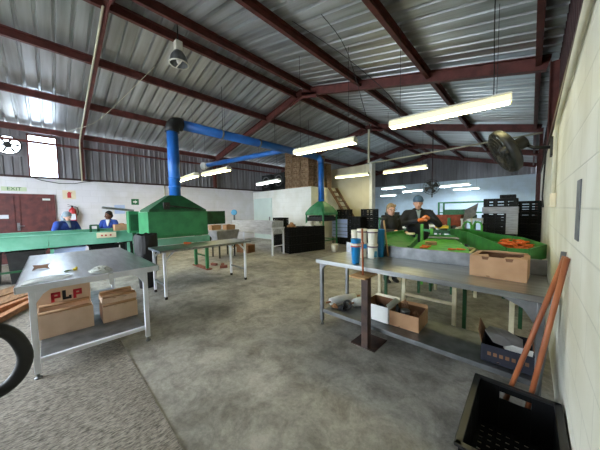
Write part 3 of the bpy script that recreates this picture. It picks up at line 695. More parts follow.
# blue extraction duct
DX, DZ = -6.62, 3.82
D = thing('extraction_duct', 'blue extraction duct rising from the hopper hood and running under the roof', 'duct', (DX, 2.27, 0))
RD = .135
MB().tube([(0, 0, 1.98), (0, 0, DZ-.22)], RD, 20).build('riser', M['blue_duct'], D)
for z in (2.2, 2.42): MB().lathe([(RD, -.02), (RD+.012, -.02), (RD+.012, .02), (RD, .02)], (0, 0, z), 20).build('joint_band', M['blue_duct'], D)
mb = MB(); mb.tube([(0, 0, DZ-.24), (0, 0, DZ-.16), (0, .03, DZ-.07), (0, .08, DZ-.015), (0, .16, DZ), (0, .24, DZ)], RD+.03, 20); mb.build('elbow', M['black_rubber'], D)
MB().tube([(0, .22, DZ), (0, 5.75, DZ)], .125, 20).build('run', M['blue_duct'], D)
mb = MB(); mb.tube([(0, 5.7, DZ), (0.02, 5.82, DZ-.03), (.06, 5.88, DZ-.14), (.08, 5.88, DZ-.26)], .13, 20); mb.build('drop_elbow', M['blue_duct'], D)
MB().tube([(.08, 5.88, DZ-.2), (.08, 5.88, 1.90)], .125, 20).build('drop_pipe', M['blue_duct'], D)
MB().tube([(0, 4.0, DZ), (-.8, 3.85, DZ), (-4.7, 3.10, DZ-.02)], .10, 16).build('branch', M['blue_duct'], D)
for y in (1.35, 2.7, 4.35): MB().lathe([(.125, -.025), (.142, -.025), (.142, .025), (.125, .025)], (0, y, DZ), 20, Matrix.Rotation(PI/2, 4, 'X')).build('joint_band', M['steel_dull'], D)
mb = MB(); mb.tube([(-4.62, 3.11, DZ-.02), (-4.95, 3.05, DZ-.04)], [.11, .19], 18); mb.build('outlet_cone', M['white_plastic'], D)
for y in (1.4, 3.4, 5.2):
    MB().tube([(0, y, DZ+.1), (.0, y, zroof(DX)-.02)], .006, 5).build('hanger_rod', M['cable'], D)

# second, smaller hood machine
H2 = thing('grading_machine', 'small green pyramid hood machine by the white cold room corner', 'machine', (-6.54, 8.15, 0))
mb = MB()
def octr(h_, c_, z): return [V((a, b, z)) for a, b in ((-h_, -h_+c_), (-h_+c_, -h_), (h_-c_, -h_), (h_, -h_+c_), (h_, h_-c_), (h_-c_, h_), (-h_+c_, h_), (-h_, h_-c_))]
mb.rings([octr(.52, .06, 1.36), octr(.52, .06, 1.46), octr(.38, .08, 1.70), octr(.17, .06, 1.90), octr(.14, .06, 1.93)], caps=False, sm=False)
mb.build('hood', M['green'], H2, solid=.012)
B(-.44, .44, -.44, .44, 1.10, 1.27).build('bed', M['black_plastic'], H2, bevel=.01)
for k in range(5): MB().lathe([(.01, -.42), (.05, -.42), (.05, .42), (.01, .42)], (-.32+.16*k, 0, 1.29), 12, Matrix.Rotation(PI/2, 4, 'X')).build('roller', M['dark_metal'], H2)
for x in (-.46, .46):
    for y in (-.46, .46): B(x-.025, x+.025, y-.025, y+.025, 0, 1.37).build('leg', M['green'], H2)
for x in (-.46, .46): MB().bar((x, -.46, .3), (x, .46, .3), .035).build('rail', M['green'], H2)
for y in (-.46, .46): MB().bar((-.46, y, .3), (.46, y, .3), .035).build('rail', M['green'], H2)
t = thing('whiteboard', 'pale striped board standing behind the small green hood', 'board', (-6.05, 8.95, 0))
B(-.5, .5, -.02, .02, .35, 1.15).build('panel', M['paper_blue'], t, bevel=.004)
for x in (-.47, .47): B(x-.02, x+.02, -.02, .02, 0, .35).build('leg', M['steel_dull'], t)
for k in range(4): B(-.46, .46, -.024, -.02, .45+.16*k, .47+.16*k).build('line', M['strip_grey'], t)

# ================================================================== STEEL TROUGH TABLE IN THE MIDDLE DISTANCE
T = thing('wash_trough', 'long stainless wash trough on legs in front of the white cold room door', 'trough', (-7.72, 5.55, 0))
mb = MB(); mb.box(-1.30, 1.30, -.27, -.25, .74, 1.20); mb.box(-1.30, 1.30, .25, .27, .74, 1.20); mb.box(-1.30, -1.28, -.25, .25, .74, 1.2); mb.box(1.28, 1.30, -.25, .25, .74, 1.2); mb.box(-1.28, 1.28, -.25, .25, .74, .76); mb.box(-1.32, 1.32, -.29, -.25, 1.18, 1.205)
mb.build('basin', M['steel_bright'], T, bevel=.004)
for x in (-1.26, 1.30):
    for y in (-.25, .25): B(x-.025, x+.025, y-.025, y+.025, 0, .98 if x > 0 else .74).build('leg', M['alu_frame'], T)
B(1.275, 1.335, -.28, .30, .93, .98).build('end_rail', M['alu_frame'], T, bevel=.003)
for y in (-.25, .25): MB().bar((1.30, y*.55, .93), (1.30, y, .78), .025).build('brace', M['alu_frame'], T)
MB().bar((1.30, -.25, .33), (1.30, .25, .33), .03).build('rail', M['alu_frame'], T)
t = thing('cardboard_box', 'brown cardboard box on the floor under the wash trough', 'box', (-7.85, 5.15, 0), .2)
B(-.3, .3, -.19, .19, 0, .3).build('body', M['card_dark'], t, bevel=.006); mb = MB(); mb.bar((-.3, -.2, .3), (-.42, -.24, .18), .3, .006); mb.build('flap', M['card'], t)
t = thing('plastic_tub', 'grey sheet-covered tub left of the wash trough', 'tub', (-7.7, 4.15, 0))
mb = MB(); mb.rings([[V((a*f, b*f, z)) for a, b in ((-.36, -.42), (.36, -.42), (.36, .42), (-.36, .42))] for z, f in ((.52, .8), (.9, 1), (.94, .98), (.94, .9))], sm=False); mb.build('body', M['bag_grey'], t)
for x in (-.24, .24):
    for y in (-.28, .28): B(x-.02, x+.02, y-.02, y+.02, 0, .54).build('leg', M['dark_metal'], t)
for k, (x, y) in enumerate(((-7.85, 3.92), (-7.6, 4.32))):
    t = thing('produce_box', ('low brown produce box nearer the hopper on the grey tub', 'low brown produce box nearer the trough on the grey tub')[k], 'box', (x, y, .941))
    mb = MB(); mb.rings([[V((a*f, b*f, z)) for a, b in ((-.13, -.17), (.13, -.17), (.13, .17), (-.13, .17))] for z, f in ((0, .95), (.16, 1), (.16, .92), (.10, .9))], sm=False); mb.build('body', M['card'], t)
    MB().lathe([(.11, .10), (.09, .15), (.03, .18)], n=9).build('produce_heap', M['produce'], t)
t = thing('platform_scale', 'platform scale with a round blue dial on its post behind the trough', 'scale', (-9.95, 5.95, 0))
B(-.25, .25, -.3, .3, 0, .12).build('platform', M['dark_metal'], t, bevel=.01); B(-.03, .03, -.03, .03, .12, 1.40).build('post', M['steel_dull'], t)
MB().lathe([(.02, -.05), (.13, -.05), (.13, .05), (.10, .055)], (0, 0, 1.52), 20, Matrix.Rotation(PI/2, 4, 'Y') @ Matrix.Rotation(.7, 4, 'X')).build('dial', M['scale_blue'], t)
for k, (x, y, rz) in enumerate(((-6.62, 3.25, .3), (-6.36, 3.38, -.5), (-6.12, 3.28, 1.1))):
    o = B(-.10, .10, -.045, .045, 0, .07).build('brick', M['red_brick_bits'], bevel=.006); o.location = (x, y, 0); o.rotation_euler = (0, 0, rz)
    tag(o, ('reddish brick on the floor nearest the green machine leg', 'reddish brick on the floor, middle of three', 'reddish brick on the floor nearest the viewer of three')[k], 'brick', 'bricks beside the green machine leg')

# ================================================================== BLACK CRATES
def crate_mesh(w, d, h, far=True):
    """open vented crate: corner posts, slatted sides, rim, lattice bottom (one moulded piece)"""
    mb = MB(); t_ = .02; hw, hd = w/2, d/2
    mb.box(-hw+.01, hw-.01, -hd+.01, hd-.01, .0, .015)
    for a in (0, .27, .54): 
        z0 = .02+a*(h-.05); z1 = z0+(h-.05)*.19
        for sx in (-1, 1): mb.box(sx*hw-(t_ if sx > 0 else 0), sx*hw+(t_ if sx < 0 else 0), -hd, hd, z0, z1)
        for sy in (-1, 1): mb.box(-hw, hw, sy*hd-(t_ if sy > 0 else 0), sy*hd+(t_ if sy < 0 else 0), z0, z1)
    for sx in (-1, 1):
        mb.box(sx*hw-(t_ if sx > 0 else 0), sx*hw+(t_ if sx < 0 else 0), -hd, hd, h-.07, h-.004)
        for yy in (-hd+.03, -hd/3, hd/3, hd-.03): mb.box(sx*hw-.016, sx*hw+.016, yy-.025, yy+.025, 0, h-.004)
    for sy in (-1, 1):
        mb.box(-hw, hw, sy*hd-(t_ if sy > 0 else 0), sy*hd+(t_ if sy < 0 else 0), h-.07, h-.004)
        for xx in (-hw+.03, -hw/3, hw/3, hw-.03): mb.box(xx-.025, xx+.025, sy*hd-.016, sy*hd+.016, 0, h-.004)
    return mb
CR = crate_mesh(.58, .38, .315).build('plastic_crate', M['black_crate']); _first = [True]
def crate(x, y, z, rz, label, group, zs=1):
    if _first[0]: o = CR; _first[0] = False
    else: o = CR.copy(); C.objects.link(o)
    o.location = (x, y, z); o.rotation_euler = (0, 0, rz); o.scale = (1, 1, zs); return tag(o, label, 'crate', group)
rc = random.Random(11)
def stack(x, y, n, rz, label, group, zs=1):
    for k in range(n): crate(x+rc.uniform(-.008, .008), y+rc.uniform(-.008, .008), k*.317*zs, rz+rc.uniform(-.015, .015), label, group, zs)
for q in range(4): stack(-6.47+.0894*q, 6.17+q*.404, 3, -.218, 'black vented crate in the long low row of stacks before the small green hood', 'crates before the small hood')
for x, y, n in ((-7.9, 7.0, 4), (-7.9, 7.42, 3)): stack(x, y, n, 0, 'black vented crate in the stacks behind the wash trough end', 'crates behind the trough')
for x, y, n in ((-6.15, 9.35, 5), (-5.53, 9.3, 4), (-4.88, 9.3, 5), (-5.2, 8.75, 4)): stack(x, y, n, 0, 'black vented crate in the stacks in front of the cream partition and timber stair', 'crates before the partition')
for x, y, n in ((-.53, 7.45, 6),): stack(x, y, n, 0, 'black vented crate in the film-wrapped stack by the right wall', 'film-wrapped crates', .93)
for x, y, n in ((-.11, 8.35, 6), (-.11, 8.85, 6)): stack(x, y, n, 0, 'black vented crate in the plain stacks between the wrapped stack and the right wall', 'crates against the right wall', .9)
for x, y, n in ((-4.4, 12.6, 4), (-3.75, 12.6, 3), (-1.2, 12.8, 4)): stack(x, y, n, 0, 'black vented crate in the low stacks far back in the blue-lit room', 'crates at the far end')
o = crate(-.40, 7.45, 6*.317*.93, 0, 'black crate lying crooked on top of the film-wrapped stack', None); o.scale = (.45, .9, .25)
# white film round the wrapped stack
fx, fy = -.53, 7.45
mb = MB(); mb.rings([[V((a, b, z)) for a, b in ((-.325, -.225), (.325, -.225), (.325, .225), (-.325, .225))] for z in (1.42, 1.57)], caps=False, sm=False); mb.quad((.12, -.226, .95), (.325, -.226, .95), (.325, -.226, 1.42), (.12, -.226, 1.42))
o = mb.build('stretch_film', M['film'], solid=.003); o.location = (fx, fy, 0); tag(o, 'white stretch film band round the tall black crate stack', 'film')
# oddments on the low crate row
for k, (x, y, mm, lab) in enumerate(((-6.45, 6.24, 'produce', 'brown produce heap box on the nearest low crate stack'), (-6.28, 7.04, 'white_plastic', 'white folded sack on the third low crate stack'), (-6.19, 7.44, 'bag_plastic', 'pale plastic bag on the last low crate stack'))):
    crumple('produce_sack', lab, 'sack', (x, y, .951), mm, .2, .15, .16, 20+k)
o = MB().lathe([(.11, 0), (.14, .26), (.145, .28), (.13, .28), (.10, .02)], n=20).build('bucket', M['white_cup']); o.location = (-5.32, 7.4, 0); tag(o, 'small white bucket on the floor beyond the right table', 'bucket')

# timber field crates stacked on the cold room roof
mb = MB(); w_, d_, h_ = .50, .36, .30
for z in (.0, .10, .20):
    for sx in (-1, 1): mb.box(sx*w_/2-(.012 if sx > 0 else 0), sx*w_/2+(.012 if sx < 0 else 0), -d_/2, d_/2, z+.01, z+.085)
    for sy in (-1, 1): mb.box(-w_/2, w_/2, sy*d_/2-(.012 if sy > 0 else 0), sy*d_/2+(.012 if sy < 0 else 0), z+.01, z+.085)
for sx in (-1, 1):
    for sy in (-1, 1): mb.box(sx*(w_/2-.03)-.02, sx*(w_/2-.03)+.02, sy*(d_/2-.03)-.02, sy*(d_/2-.03)+.02, 0, h_-.005)
mb.box(-w_/2, w_/2, -d_/2, d_/2, .005, .015)
FC = mb.build('field_crate', M['crate_wood']); ff = True
for x, y, n in ((-8.85, 8.62, 6), (-8.33, 8.62, 5), (-7.80, 8.66, 6), (-8.6, 9.15, 6), (-8.05, 9.15, 6), (-7.55, 9.2, 5), (-7.55, 9.75, 4)):
    for k in range(n):
        o = FC if ff else FC.copy()
        if not ff: C.objects.link(o)
        ff = False
        o.location = (x+rc.uniform(-.02, .02), y+rc.uniform(-.02, .02), CZ+.002+k*.301); o.rotation_euler = (0, 0, rc.uniform(-.05, .05))
        tag(o, 'brown timber field crate in the stacks on the cold room roof', 'crate', 'field crates on the cold room')
# cooling units beside them
for k, x in enumerate((-11.0, -9.9)):
    t = thing('cooling_unit', ('dark cooling unit on the cold room roof, next to the left wall', 'dark cooling unit on the cold room roof, next to the timber crates')[k], 'cooling unit', (x, 9.0, CZ))
    B(-.42, .42, -.3, .3, .12, .95).build('housing', M['dark_metal'], t, bevel=.02)
    for sx in (-.36, .36): B(sx-.04, sx+.04, -.28, .28, 0, .12).build('foot', M['black_plastic'], t)
    MB().lathe([(.26, 0), (.30, 0), (.30, .05), (.26, .05), (.26, 0)], (0, -.3, .54), 24, Matrix.Rotation(PI/2, 4, 'X'), caps=False).build('fan_ring', M['steel_dull'], t)
    mb = MB()
    for q in range(5):
        a = q*2*PI/5; mb._add([V((.04*math.cos(a), -.305, .54+.04*math.sin(a))), V((.25*math.cos(a-.2), -.305, .54+.25*math.sin(a-.2))), V((.25*math.cos(a+.35), -.33, .54+.25*math.sin(a+.35)))], [(0, 1, 2)])
    mb.build('fan_blades', M['black_plastic'], t, solid=.005)
# timber stair up to the cold room roof
ST = thing('timber_stair', 'steep brown timber stair climbing to the cold room roof', 'stair', (-5.45, 9.95, 0))
for y in (-.3, .3): MB().bar((0, y, .0+.09), (-1.78, y, 2.66), .05, .17, up=(0, 1, 0)).build('stringer', M['timber_dark'], ST)
for k in range(1, 11): 
    f = k/11; B(-1.78*f-.10, -1.78*f+.10, -.28, .28, 2.68*f, 2.68*f+.035).build('tread', M['timber_dark'], ST)

# ================================================================== RIGHT TABLE
RT = thing('steel_table', 'long stainless table with a rear upstand and lower shelf by the right wall', 'table', (-.975, 2.82, 0))
X0, X1, Y0, Y1 = -1.10, 1.10, -.37, .38; H = .90
mb = MB(); mb.box(X0, X1, Y0, Y1, H-.006, H); mb.box(X0, X1, Y0, Y0+.012, H-.05, H); mb.box(X0, X0+.012, Y0, Y1, H-.05, H); mb.box(X1-.012, X1, Y0, Y1, H-.05, H); mb.box(X0, X1, Y1-.012, Y1, H-.05, H)
mb.build('tabletop', M['steel'], RT, bevel=.003)
B(X0, X1, Y1, Y1+.018, H-.05, H+.15).build('upstand', M['steel_dull'], RT, bevel=.004)
for x, y in ((X0+.05, Y0+.07), (X1-.05, Y0+.07), (X0+.05, Y1-.06), (X1-.05, Y1-.06)):
    add_leg(RT, x, y, H-.006, .042, 'steel_dull')
    s_ = 1 if x < 0 else -1
    k_ = 1.0 if x < 0 else 2.0
    mb = MB(); mb.prism([(0, 0), (s_*.13*k_, 0), (s_*.05*k_, -.04*k_), (0, -.12*k_)], -.018, .018, frame_m((x, y, H-.05), (1, 0, 0), (0, 0, 1))); mb.build('gusset', M['steel_dull'], RT)
mb = MB(); mb.box(X0+.07, X1-.07, Y0+.09, Y1-.06, .185, .20); mb.box(X0+.05, X1-.05, Y0+.06, Y0+.09, .165, .21); mb.box(X0+.05, X1-.05, Y1-.07, Y1-.04, .165, .20)
mb.build('shelf', M['steel_dull'], RT, bevel=.002)
# cream stand right behind it, under the sorting belts
CS = thing('steel_stand', 'cream-painted steel stand under the green belts behind the right table', 'stand', (-.66, 3.45, 0))
for x, y in ((-.98, 0), (-.62, 0), (0, 0), (.54, 0), (.74, 1.2), (-.62, 1.6), (0, 1.6)): B(x-.022, x+.022, y-.022, y+.022, 0, .86).build('leg', M['cream_paint'], CS)
MB().bar((-.62, 0, .35), (0, 0, .35), .035).build('rail', M['cream_paint'], CS)
MB().bar((.54, 0, .5), (.74, 1.2, .3), .035).build('rail', M['cream_paint'], CS)
MB().bar((-.98, 0, .85), (.54, 0, .85), .04).build('top_rail', M['cream_paint'], CS)
MB().bar((-.62, 1.6, .85), (0, 1.6, .85), .04).build('top_rail', M['cream_paint'], CS)
MB().bar((.54, 0, .85), (.74, 1.2, .85), .04).build('top_rail', M['cream_paint'], CS)
for x in (-.62, 0): MB().bar((x, 0, .85), (x, 1.6, .85), .04).build('top_rail', M['cream_paint'], CS)

# post stand with its plywood top and dowel
PS = thing('post_stand', 'rusty steel post stand with a small plywood top and upright dowel', 'stand', (-1.29, 2.38, 0))
B(-.19, .11, -.02, .30, 0, .012).build('base_plate', M['rust'], PS, bevel=.003)
B(-.04, .04, -.04, .04, .012, .80).build('post', M['rust'], PS, bevel=.006)
B(-.165, .035, -.09, .19, .80, .818).build('plywood_top', M['ply'], PS, bevel=.003)
MB().tube([(-.055, .03, .818), (-.062, .025, 1.34)], .011, 10).build('dowel', M['wood_handle'], PS)

# cups and tubs on the right table
def cup_stack(label, loc, cols, r0, r1, h, bands, cat='cups', nm='cup_stack'):
    t = thing(nm, label, cat, loc)
    n = 24
    MB().lathe([(r0*.9, 0), (r0, .005), (r1, h-.004), (r1*1.04, h), (r1*.96, h), (r1*.92, h-.02), (.01, h-.021)], n=n).build('cup', M[cols], t)
    for z, hh, mm in bands:
        ra = r0+(r1-r0)*(z/h); MB().lathe([(ra*.99, z), (ra+.003, z), (ra+.004, z+hh), (ra*.99, z+hh)], n=n).build('band', M[mm], t)
    return t
cb_ = cup_stack('tall blue tapered cup with a white and red band at the front edge', (-1.525, 2.56, H), 'cup_blue', .045, .062, .30, ((.205, .012, 'label_red'), (.217, .03, 'white_cup')), 'cup', 'plastic_cup')
def tub(label, loc, h, r=.068, lab=None):
    t = thing('plastic_tub', label, 'tub', loc, 0, 'white tubs on the right table')
    hh = h/2
    for k in range(2):
        z = k*hh
        b = MB().lathe([(r*.86, z), (r*.9, z+.006), (r*.99, z+hh-.03), (r*1.05, z+hh-.028), (r*1.05, z+hh-.002), (r*.9, z+hh), (.01, z+hh)], n=24).build('tub_body', M['white_cup'], t)
        MB().lathe([(r*.98, z+hh-.046), (r*1.03, z+hh-.046), (r*1.03, z+hh-.03), (r*.98, z+hh-.03)], n=24).build('band', M['label_mauve'], b)
    return t
t1 = tub('white stacked tubs right of the dowel, taller stack with a teal label', (-1.525, 2.99, H), .385, .066)
B(.012, .055, -.058, -.05, .02, .10, Matrix.Rotation(.5, 4, 'Z')).build('teal_label', M['label_teal'], t1)
t2 = tub('white stacked tubs directly behind the dowel with a blue and red label', (-1.66, 2.95, H), .39, .066)
B(-.02, .055, -.072, -.064, .13, .19, Matrix.Rotation(.6, 4, 'Z')).build('blue_label', M['cup_blue'], t2); B(-.02, .02, -.072, -.064, .19, .215, Matrix.Rotation(.6, 4, 'Z')).build('red_label', M['label_red'], t2)
t3 = cup_stack('shorter stack of white paper cups partly behind the blue cup', (-1.83, 3.05, H), 'white_cup', .05, .055, .36, ((.30, .01, 'sign_cream'),))
t4 = cup_stack('blue cup standing behind the white tubs at the upstand', (-1.475, 3.13, H), 'cup_blue', .042, .05, .38, (), 'cup', 'plastic_cup')
t = tag(MB().tube([(-1.385, 3.165, H+.012), (-1.445, 3.15, H+.50)], .012, 8).build('wooden_dowel', M['ply']), 'wooden dowel leaning beside the blue cup behind the tubs', 'dowel')

# opened carton on the right table
bt = open_carton('cardboard_carton', 'brown open-topped carton standing on the right table', 'carton', (-.205, 2.97, H), -.05, .41, .32, .195, 'card', flaps=1)
box_liner(bt, .41, .32, .195, 'card_dark')
flap(bt, [(-.20, .158, .195), (.20, .158, .195), (.19, .12, .215), (.06, .115, .206), (-.04, .125, .22), (-.19, .11, .208)]); flap(bt, [(.20, -.15, .195), (.20, .15, .195), (.165, .14, .215), (.17, .0, .2), (.16, -.13, .212)])
flap(bt, [(-.20, -.15, .195), (-.20, .15, .195), (-.15, .13, .21), (-.155, -.12, .20)]); flap(bt, [(-.2, -.158, .196), (-.06, -.158, .196), (-.07, -.12, .212), (-.19, -.115, .2)]); flap(bt, [(.05, -.158, .196), (.2, -.158, .196), (.19, -.11, .206), (.06, -.118, .2)])
# shelf load
wb = open_carton('cardboard_box', 'open white-faced box on the shelf beside the post', 'box', (-1.335, 2.85, .21), 0, .33, .34, .19, 'white_plastic', front_cut=False, flaps=1)
box_liner(wb, .33, .34, .19, 'card_dark'); flap(wb, [(-.165, .168, .19), (.165, .168, .19), (.155, .21, .205), (-.15, .205, .2)], 'white_plastic'); flap(wb, [(.163, -.16, .19), (.163, .16, .19), (.12, .15, .215), (.125, -.13, .205)], 'white_plastic')
for z0, z1, a, b in ((.05, .06, -.12, .08), (.08, .09, -.12, .02), (.11, .13, -.12, .10)): B(a, b, -.173, -.170, z0, z1).build('printed_line', M['strip_grey'], wb)
bb = open_carton('cardboard_box', 'open brown box of scraps on the shelf right of the white box', 'box', (-1.0, 2.86, .21), .02, .32, .34, .17, 'card', front_cut=False, flaps=1)
box_liner(bb, .32, .34, .17, 'card_dark'); flap(bb, [(-.16, .168, .17), (.16, .168, .17), (.15, .19, .20), (-.12, .185, .19)])
tag(MB().lathe([(.05, 0), (.055, .03), (.05, .04), (.02, .042)], n=18).build('jar_lid', M['steel_dull']), 'grey metal lid in the brown shelf box', 'lid').location = (-1.02, 2.80, .345)
crumple('paper_scrap', 'crumpled brown paper at the back of the brown shelf box', 'paper', (-1.06, 2.93, .218), 'card_dark', .09, .08, .20, 41)
crumple('paper_scrap', 'crumpled brown paper at the right of the brown shelf box', 'paper', (-.92, 2.85, .218), 'card_dark', .08, .09, .15, 42)
crumple('black_rag', 'black rag in the left corner of the brown shelf box', 'rag', (-1.095, 2.78, .218), 'black_cloth', .055, .06, .19, 43)
crumple('dark_bag', 'dark bag filling the white shelf box', 'bag', (-1.335, 2.85, .224), 'black_cloth', .12, .12, .12, 44)
for k, (p, q, lab) in enumerate((((-1.99, 2.66, .272), (-1.84, 3.06, .275), 'white cloth roll with a wooden rod, left one on the shelf'), ((-1.74, 2.86, .262), (-1.66, 3.06, .265), 'white cloth roll with a wooden rod, shorter one behind the black strap'))):
    c = V(p).lerp(V(q), .5); p, q = V(p)-c, V(q)-c; d = (q-p).normalized()
    t = thing('cloth_roll', lab, 'cloth roll', c, 0, 'cloth rolls on the shelf')
    MB().tube([p, p.lerp(q, .3), p.lerp(q, .7), q], [.048, .062, .056, .05], 14).build('cloth', M['white_paint'], t)
    MB().tube([p-d*.07, q+d*.09], .013, 8).build('rod', M['timber_orange'], t)
t = thing('strap_bundle', 'coiled black strap lying against the white cloth rolls on the shelf', 'strap', (-1.76, 2.74, .213), .4)
for k in range(3):
    MB().tube([(.05*math.cos(a)*(1-.12*k), -.02+.025*k, .062+.05*math.sin(a)*(1-.12*k)) for a in [2*PI*q/16 for q in range(17)]], .012, 8, caps=False).build('coil', M['black_rubber'], t)
crumple('work_glove', 'black crumpled glove under the coiled strap on the shelf', 'glove', (-1.80, 2.67, .212), 'black_cloth', .07, .045, .05, 47)
crumple('produce_scrap', 'brown sweet-potato-like scrap at the left end of the shelf', 'scrap', (-1.92, 2.66, .213), 'produce', .06, .035, .05, 48)

nb = open_carton('cardboard_box', 'navy printed box with torn flaps on the right end of the shelf', 'box', (-.12, 2.77, .212), .03, .34, .36, .15, 'box_navy', front_cut=False, flaps=1)
B(-.15, .15, -.184, -.181, .045, .11).build('printed_band', M['card'], nb)
for k in range(7): B(-.125+.04*k, -.10+.04*k, -.187, -.184, .062, .093).build('printed_letter', M['card_dark'], nb)
for k in range(3): B(-.06+.07*k, -.02+.07*k, -.184, -.181, .015, .04).build('printed_mark', M['card'], nb)
mb = MB(); mb.quad((-.17, -.16, .15), (-.17, .18, .15), (-.21, .17, .24), (-.2, -.08, .22)); mb.build('torn_flap', M['card_dark'], nb, solid=.006)
mb = MB(); mb.quad((.17, -.1, .15), (.17, .18, .15), (.15, .17, .24), (.16, .0, .25)); mb.build('torn_flap', M['card_dark'], nb, solid=.006)
scrap('paper_bag', 'crumpled grey paper spilling over the navy box', 'paper', (-.14, 2.79, .36), 'bag_grey', [(.13, -.13, -.05), (.12, .1, 0), (.0, .15, .03), (-.12, .14, .04), (-.14, -.02, .05), (-.07, -.12, .0), (.02, -.10, -.02)], .004)
scrap('white_card', 'white and red torn card at the front of the navy box', 'card', (-.08, 2.65, .335), 'white_plastic', [(.12, -.05, .0), (.13, .04, .03), (.0, .05, .03), (-.06, .02, .01), (-.03, -.05, 0)], .004)

# brooms and pipe leaning on the right wall
def pole(p, q, r, m, lab, cat, nm):
    o = MB().tube([p, V(p).lerp(V(q), .5), q], r, 12).build(nm, M[m]); return tag(o, lab, cat, None)
pole((-.135, 2.185, .0), (.165, 2.25, 1.235), .015, 'wood_handle', 'brown broom handle leaning on the right wall, the left slanting one', 'broom handle', 'broom_handle')
pole((-.005, 2.165, .0), (.168, 2.19, 1.235), .015, 'wood_handle', 'brown broom handle leaning on the right wall, the steeper right one', 'broom handle', 'broom_handle')
pole((.05, 2.42, .0), (.165, 2.36, 1.25), .014, 'strip_grey', 'grey metal pole leaning behind the brown broom handles', 'pole', 'metal_pole')

# black crate in the foreground
FCt = thing('plastic_crate', 'large black plastic crate in the right foreground beneath the broom handles', 'crate', (-.042, 1.755, 0), .01)
w_, d_, h_ = .20, .345, .335; th = .012
mb = MB()
for sx in (-1, 1): mb.box(sx*w_-(th if sx > 0 else 0), sx*w_+(th if sx < 0 else 0), -d_, d_, .015, h_)
mb.box(-w_, w_, -d_, -d_+th, .015, h_)
# rear wall with its hand hole
for b in ((-w_, -.075, .015, h_), (.085, w_, .015, h_), (-.075, .085, .015, .235), (-.075, .085, .285, h_)): mb.box(b[0], b[1], d_-th, d_, b[2], b[3])
mb.build('walls', M['black_crate'], FCt, bevel=.002)
mb = MB()
for sx in (-1, 1): mb.box(sx*w_-.018, sx*w_+.018, -d_-.015, d_+.015, h_-.012, h_+.004)
for sy in (-1, 1): mb.box(-w_-.015, w_+.015, sy*d_-.018, sy*d_+.018, h_-.012, h_+.004)
for sx in (-1, 1):
    for yy in (-.2, 0, .2): mb.box(sx*w_-.012, sx*w_+.012, yy-.012, yy+.012, .02, h_)
mb.build('rim', M['black_plastic'], FCt, bevel=.004)
mb = MB()
for k in range(9): x = -w_+.02+k*(2*w_-.04)/8; mb.box(x-.012, x+.012, -d_, d_, .0, .014)
for k in range(13): y = -d_+.02+k*(2*d_-.04)/12; mb.box(-w_, w_, y-.014, y+.014, .0, .0135)
mb.build('lattice_bottom', M['black_crate'], FCt)

# ================================================================== RIGHT WALL FITTINGS
xw = XR
mb = MB(); mb.tube([(xw-.022, 1.3, 2.52), (xw-.022, 3.45, 2.38), (xw-.022, 3.6, 2.36), (xw-.022, 3.66, 2.28), (xw-.022, 3.62, 1.67)], .017, 8)
tag(mb.build('conduit_pipe', M['pipe_cream']), 'cream conduit running along and down the right wall to a socket box', 'pipe')
t = thing('socket_box', 'cream switch box at the foot of the right wall conduit', 'box', (xw, 3.68, 1.55))
B(-.045, -.002, -.09, .12, .0, .14).build('box_body', M['sign_cream'], t, bevel=.005); B(-.05, -.045, -.07, .10, .02, .12).build('cover', M['pipe_cream'], t)
tag(B(xw-.006, xw-.001, 1.88, 2.01, 1.37, 1.69).build('metal_strip', M['strip_grey']), 'vertical grey metal strip fixed on the near right wall', 'strip')
o = tag(MB().tube([(xw-.02, 6.4, 2.6), (xw-.03, 6.4, 2.2), (xw-.04, 6.45, 1.75), (xw-.03, 6.2, 1.55)], .012, 6).build('hanging_cable', M['cable']), 'dark cable hanging down the right wall beyond the conduit', 'cable')
# big wall fan
WF = thing('wall_fan', 'large dark wall fan tilted out from the right wall', 'fan', (-.30, 4.6, 2.36))
nrm = V((-.858, -.231, -.453)).normalized(); q = nrm.to_track_quat('Z', 'Y').to_matrix().to_4x4()
mb = MB(); R_ = .315
mb.rings([[q @ V((r_*math.cos(2*PI*k/36), r_*math.sin(2*PI*k/36), z)) for k in range(36)] for r_, z in ((R_, -.05), (R_+.012, 0), (R_, .05), (R_-.012, 0), (R_, -.05))], caps=False); mb.build('guard_ring', M['fan_dark'], WF)
mb = MB()
for sgn in (-1, 1):
    for rr, zz in ((.10, .105), (.18, .10), (.22, .09), (.27, .075)):
        mb.tube([q @ V((rr*math.cos(2*PI*k/32), rr*math.sin(2*PI*k/32), sgn*zz)) for k in range(33)], .004, 5, caps=False)
    for k in range(28):
        a = 2*PI*k/28; mb.tube([q @ V((r_*math.cos(a), r_*math.sin(a), sgn*z)) for r_, z in ((.05, .11), (.2, .10), (.27, .075), (.315, .03))], .003, 5)
mb.build('wire_guard', M['fan_dark'], WF)
bl = MB()
for k in range(4):
    a = k*PI/2; bl._add([q @ V((r_*math.cos(a+da), r_*math.sin(a+da), z)) for r_, da, z in ((.05, -.3, .02), (.275, -.25, .045), (.285, .25, .0), (.27, .62, -.05), (.05, .6, -.02))], [(0, 1, 2, 3, 4)])
bl.build('blades', M['dark_metal'], WF, solid=.006)
mb = MB(); mb.lathe([(.03, -.27), (.085, -.25), (.09, -.06), (.06, .04), (.02, .06)], (0, 0, 0), 18, q); mb.build('motor', M['black_plastic'], WF)
mb = MB(); mb.tube([q @ V((0, 0, -.2)), (.30, .02, .0), (XR+.30-.02, .04, -.02)], .022, 8); mb.build('bracket_arm', M['dark_metal'], WF)
B(XR+.30-.025, XR+.30-.003, -.06, .14, -.14, .10).build('wall_plate', M['dark_metal'], WF)
